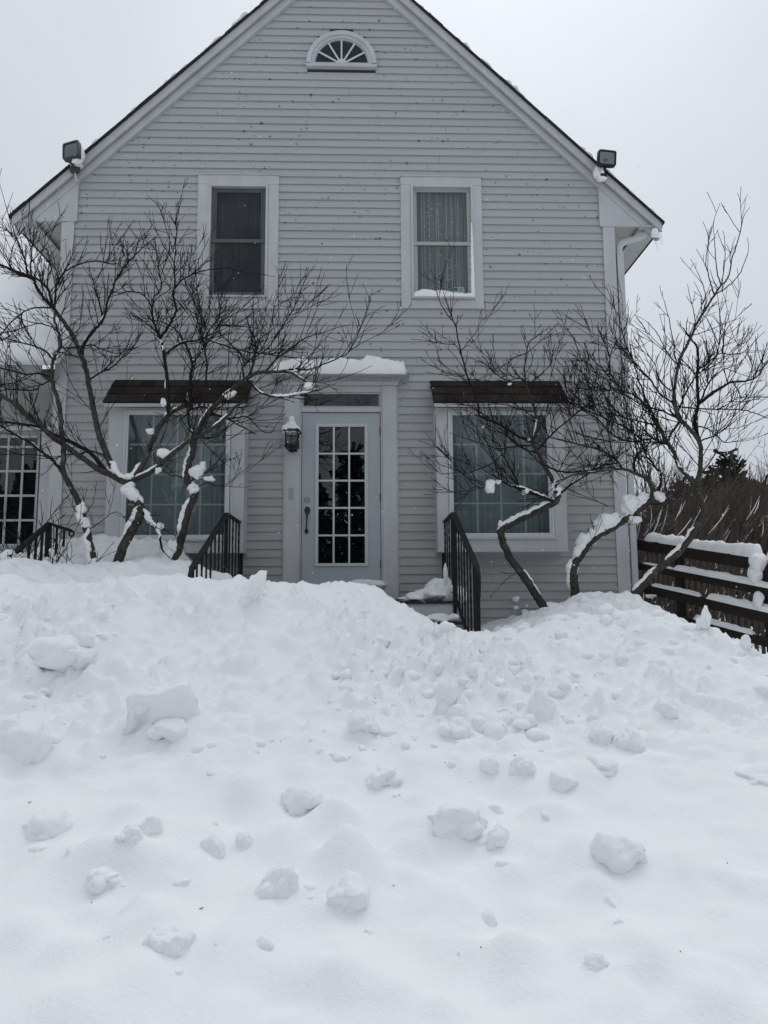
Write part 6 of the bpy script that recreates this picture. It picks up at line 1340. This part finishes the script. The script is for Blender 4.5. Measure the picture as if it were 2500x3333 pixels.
# single bare trunks lined with snow
def far_tree(label, px, dep, Ht, lean, seed):
    q = random.Random(seed); p = far_pt(px, dep); p[2] = CZ-1.4; t = empty('woodland_tree', loc=tuple(p)); setp(t, label, 'tree', 'bare trees in the woods behind the fence')
    n = 9; P = [p]; d = np.array([lean, 0, 1.0])
    for k2 in range(n): d = d+np.array([q.gauss(0, .06), q.gauss(0, .05), 0]); d /= np.linalg.norm(d); P.append(P[-1]+d*Ht/n)
    P = np.array(P); R = np.linspace(.055, .012, n+1); HB(MB().tube(P, R, 6), 'trunk', 'brush', t)
    HB(MB().tube(P[1:6]+np.array([-.02*math.copysign(1, lean), -.03, .03]), R[1:6]*np.array([.15, .4, .45, .35, .1]), 6), 'trunk_snow', 'snow', t)
    tw = Twigs()
    for k2 in range(26):
        j = q.randint(3, n-1); d2 = np.array([q.gauss(0, .7), q.gauss(0, .6), q.uniform(.3, 1.1)]); grow(tw, P[j], d2, q.uniform(.6, 1.5), .014, q, 1, .4, .35)
    o = np_mesh('crown', np.vstack(tw.v), np.array(tw.f)[:], M['brush'], t, smooth=False)
for k2, (px, dep, Ht, lean, lab) in enumerate(((2195, 17, 5.0, .10, 'straight snow-lined trunk in the woods next to the house corner'), (2235, 19, 5.6, -.12, 'pale trunk leaning toward the house in the woods'), (2290, 18, 4.6, .55, 'snow-lined trunk slanting strongly in the woods behind the tallest tree'), (2330, 21, 5.2, .35, 'thin bare tree just past the tallest tree in the woods'),
                                              (2370, 20, 4.8, .5, 'slanting snow-lined trunk in the middle of the woods'), (2420, 22, 5.4, .3, 'bare tree in the woods above the long snow ridge'), (2450, 24, 6.2, .2, 'tall bare tree under the dark pine tops'), (2490, 22, 5.6, .3, 'bare tree at the far edge of the woods'), (2150, 22, 6.4, .05, 'bare tree half hidden by the corner downspout'), (2400, 26, 6.6, .1, 'high bare tree whose twigs top the woods'))):
    far_tree(lab, px, dep, Ht, lean, 500+k2)
# dark pines with ragged clumped crowns
def pine(label, px, dep, Ht, seed, wide=.26, p=None):
    q = random.Random(seed); p = far_pt(px, dep) if p is None else p; p[2] = CZ-1.5; t = empty('pine_tree', loc=tuple(p)); setp(t, label, 'pine tree', 'pines in the woods')
    HB(MB().tube([p, p+np.array([.05, 0, Ht*.6]), p+np.array([0, 0, Ht*.98])], [.13, .08, .02], 7), 'trunk', 'brush', t)
    v, f = pine_mesh(q, Ht, wide); np_mesh('crown', v+p, f, M['pine'], t, smooth=False)
def pine_mesh(q, Ht, wide, n=420, card=.42):
    V, F = [], []; b = 0
    for i in range(n):
        h = q.uniform(.22, 1.0); rad = (1-h)**.75*Ht*wide+.15; a = q.uniform(0, 6.283); r_ = rad*math.sqrt(q.random())*(1 if (math.sin(a*3+h*17) > -.3) else .6)
        c = np.array([r_*math.cos(a), r_*math.sin(a), h*Ht+q.gauss(0, .12)-r_*.1]); s_ = card*q.uniform(.5, 1.2)
        for k2 in range(3):
            d1 = np.array([q.gauss(0, 1), q.gauss(0, 1), q.gauss(.3, .5)]); d1 /= np.linalg.norm(d1); d2 = np.cross(d1, np.array([q.gauss(0, 1), q.gauss(0, 1), q.gauss(0, 1)])); d2 /= (np.linalg.norm(d2)+1e-6)
            V += [c, c+d1*s_+d2*s_*.22, c+d1*s_*1.15, c+d1*s_-d2*s_*.22]; F.append((b, b+1, b+2, b+3)); b += 4
    return np.array(V), np.array(F)
for k2, (px, dep, Ht, lab) in enumerate(((2240, 36, 7.4, 'dark pine in the woods seen through the tallest tree'), (2345, 34, 7.5, 'dark pine with broad top in the middle of the woods'), (2400, 33, 8.1, 'dark pine with the highest top above the fence'), (2455, 35, 7.2, 'dark pine to the side of the highest pine'), (2505, 34, 6.8, 'dark pine at the edge of the picture'), (2300, 37, 7.5, 'dark pine behind the slanting snow-lined trunks'), (2170, 38, 6.9, 'dark pine hugging the house corner'))):
    pine(lab, px, dep, Ht, 900+k2)
# the far side of the lot, only seen mirrored in the door and window glass
V, F = [], []; b = 0
for i in range(70):
    a = -68+136*i/69+q.uniform(-1.2, 1.2); d = q.uniform(42, 56); x, y = math.sin(math.radians(a))*d*1.3, -8.8-math.cos(math.radians(a))*d; v, f = pine_mesh(q, q.uniform(9.5, 15), .25, 420, 1.1)
    V.append(v+np.array([x, y, CZ-1.5])); F.append(f+b); b += len(v)
o = np_mesh('far_woods', np.vstack(V), np.vstack(F), M['farpine'], smooth=False); setp(o, 'dark far woods across the lot mirrored in the door glass', 'woods', kind='stuff')
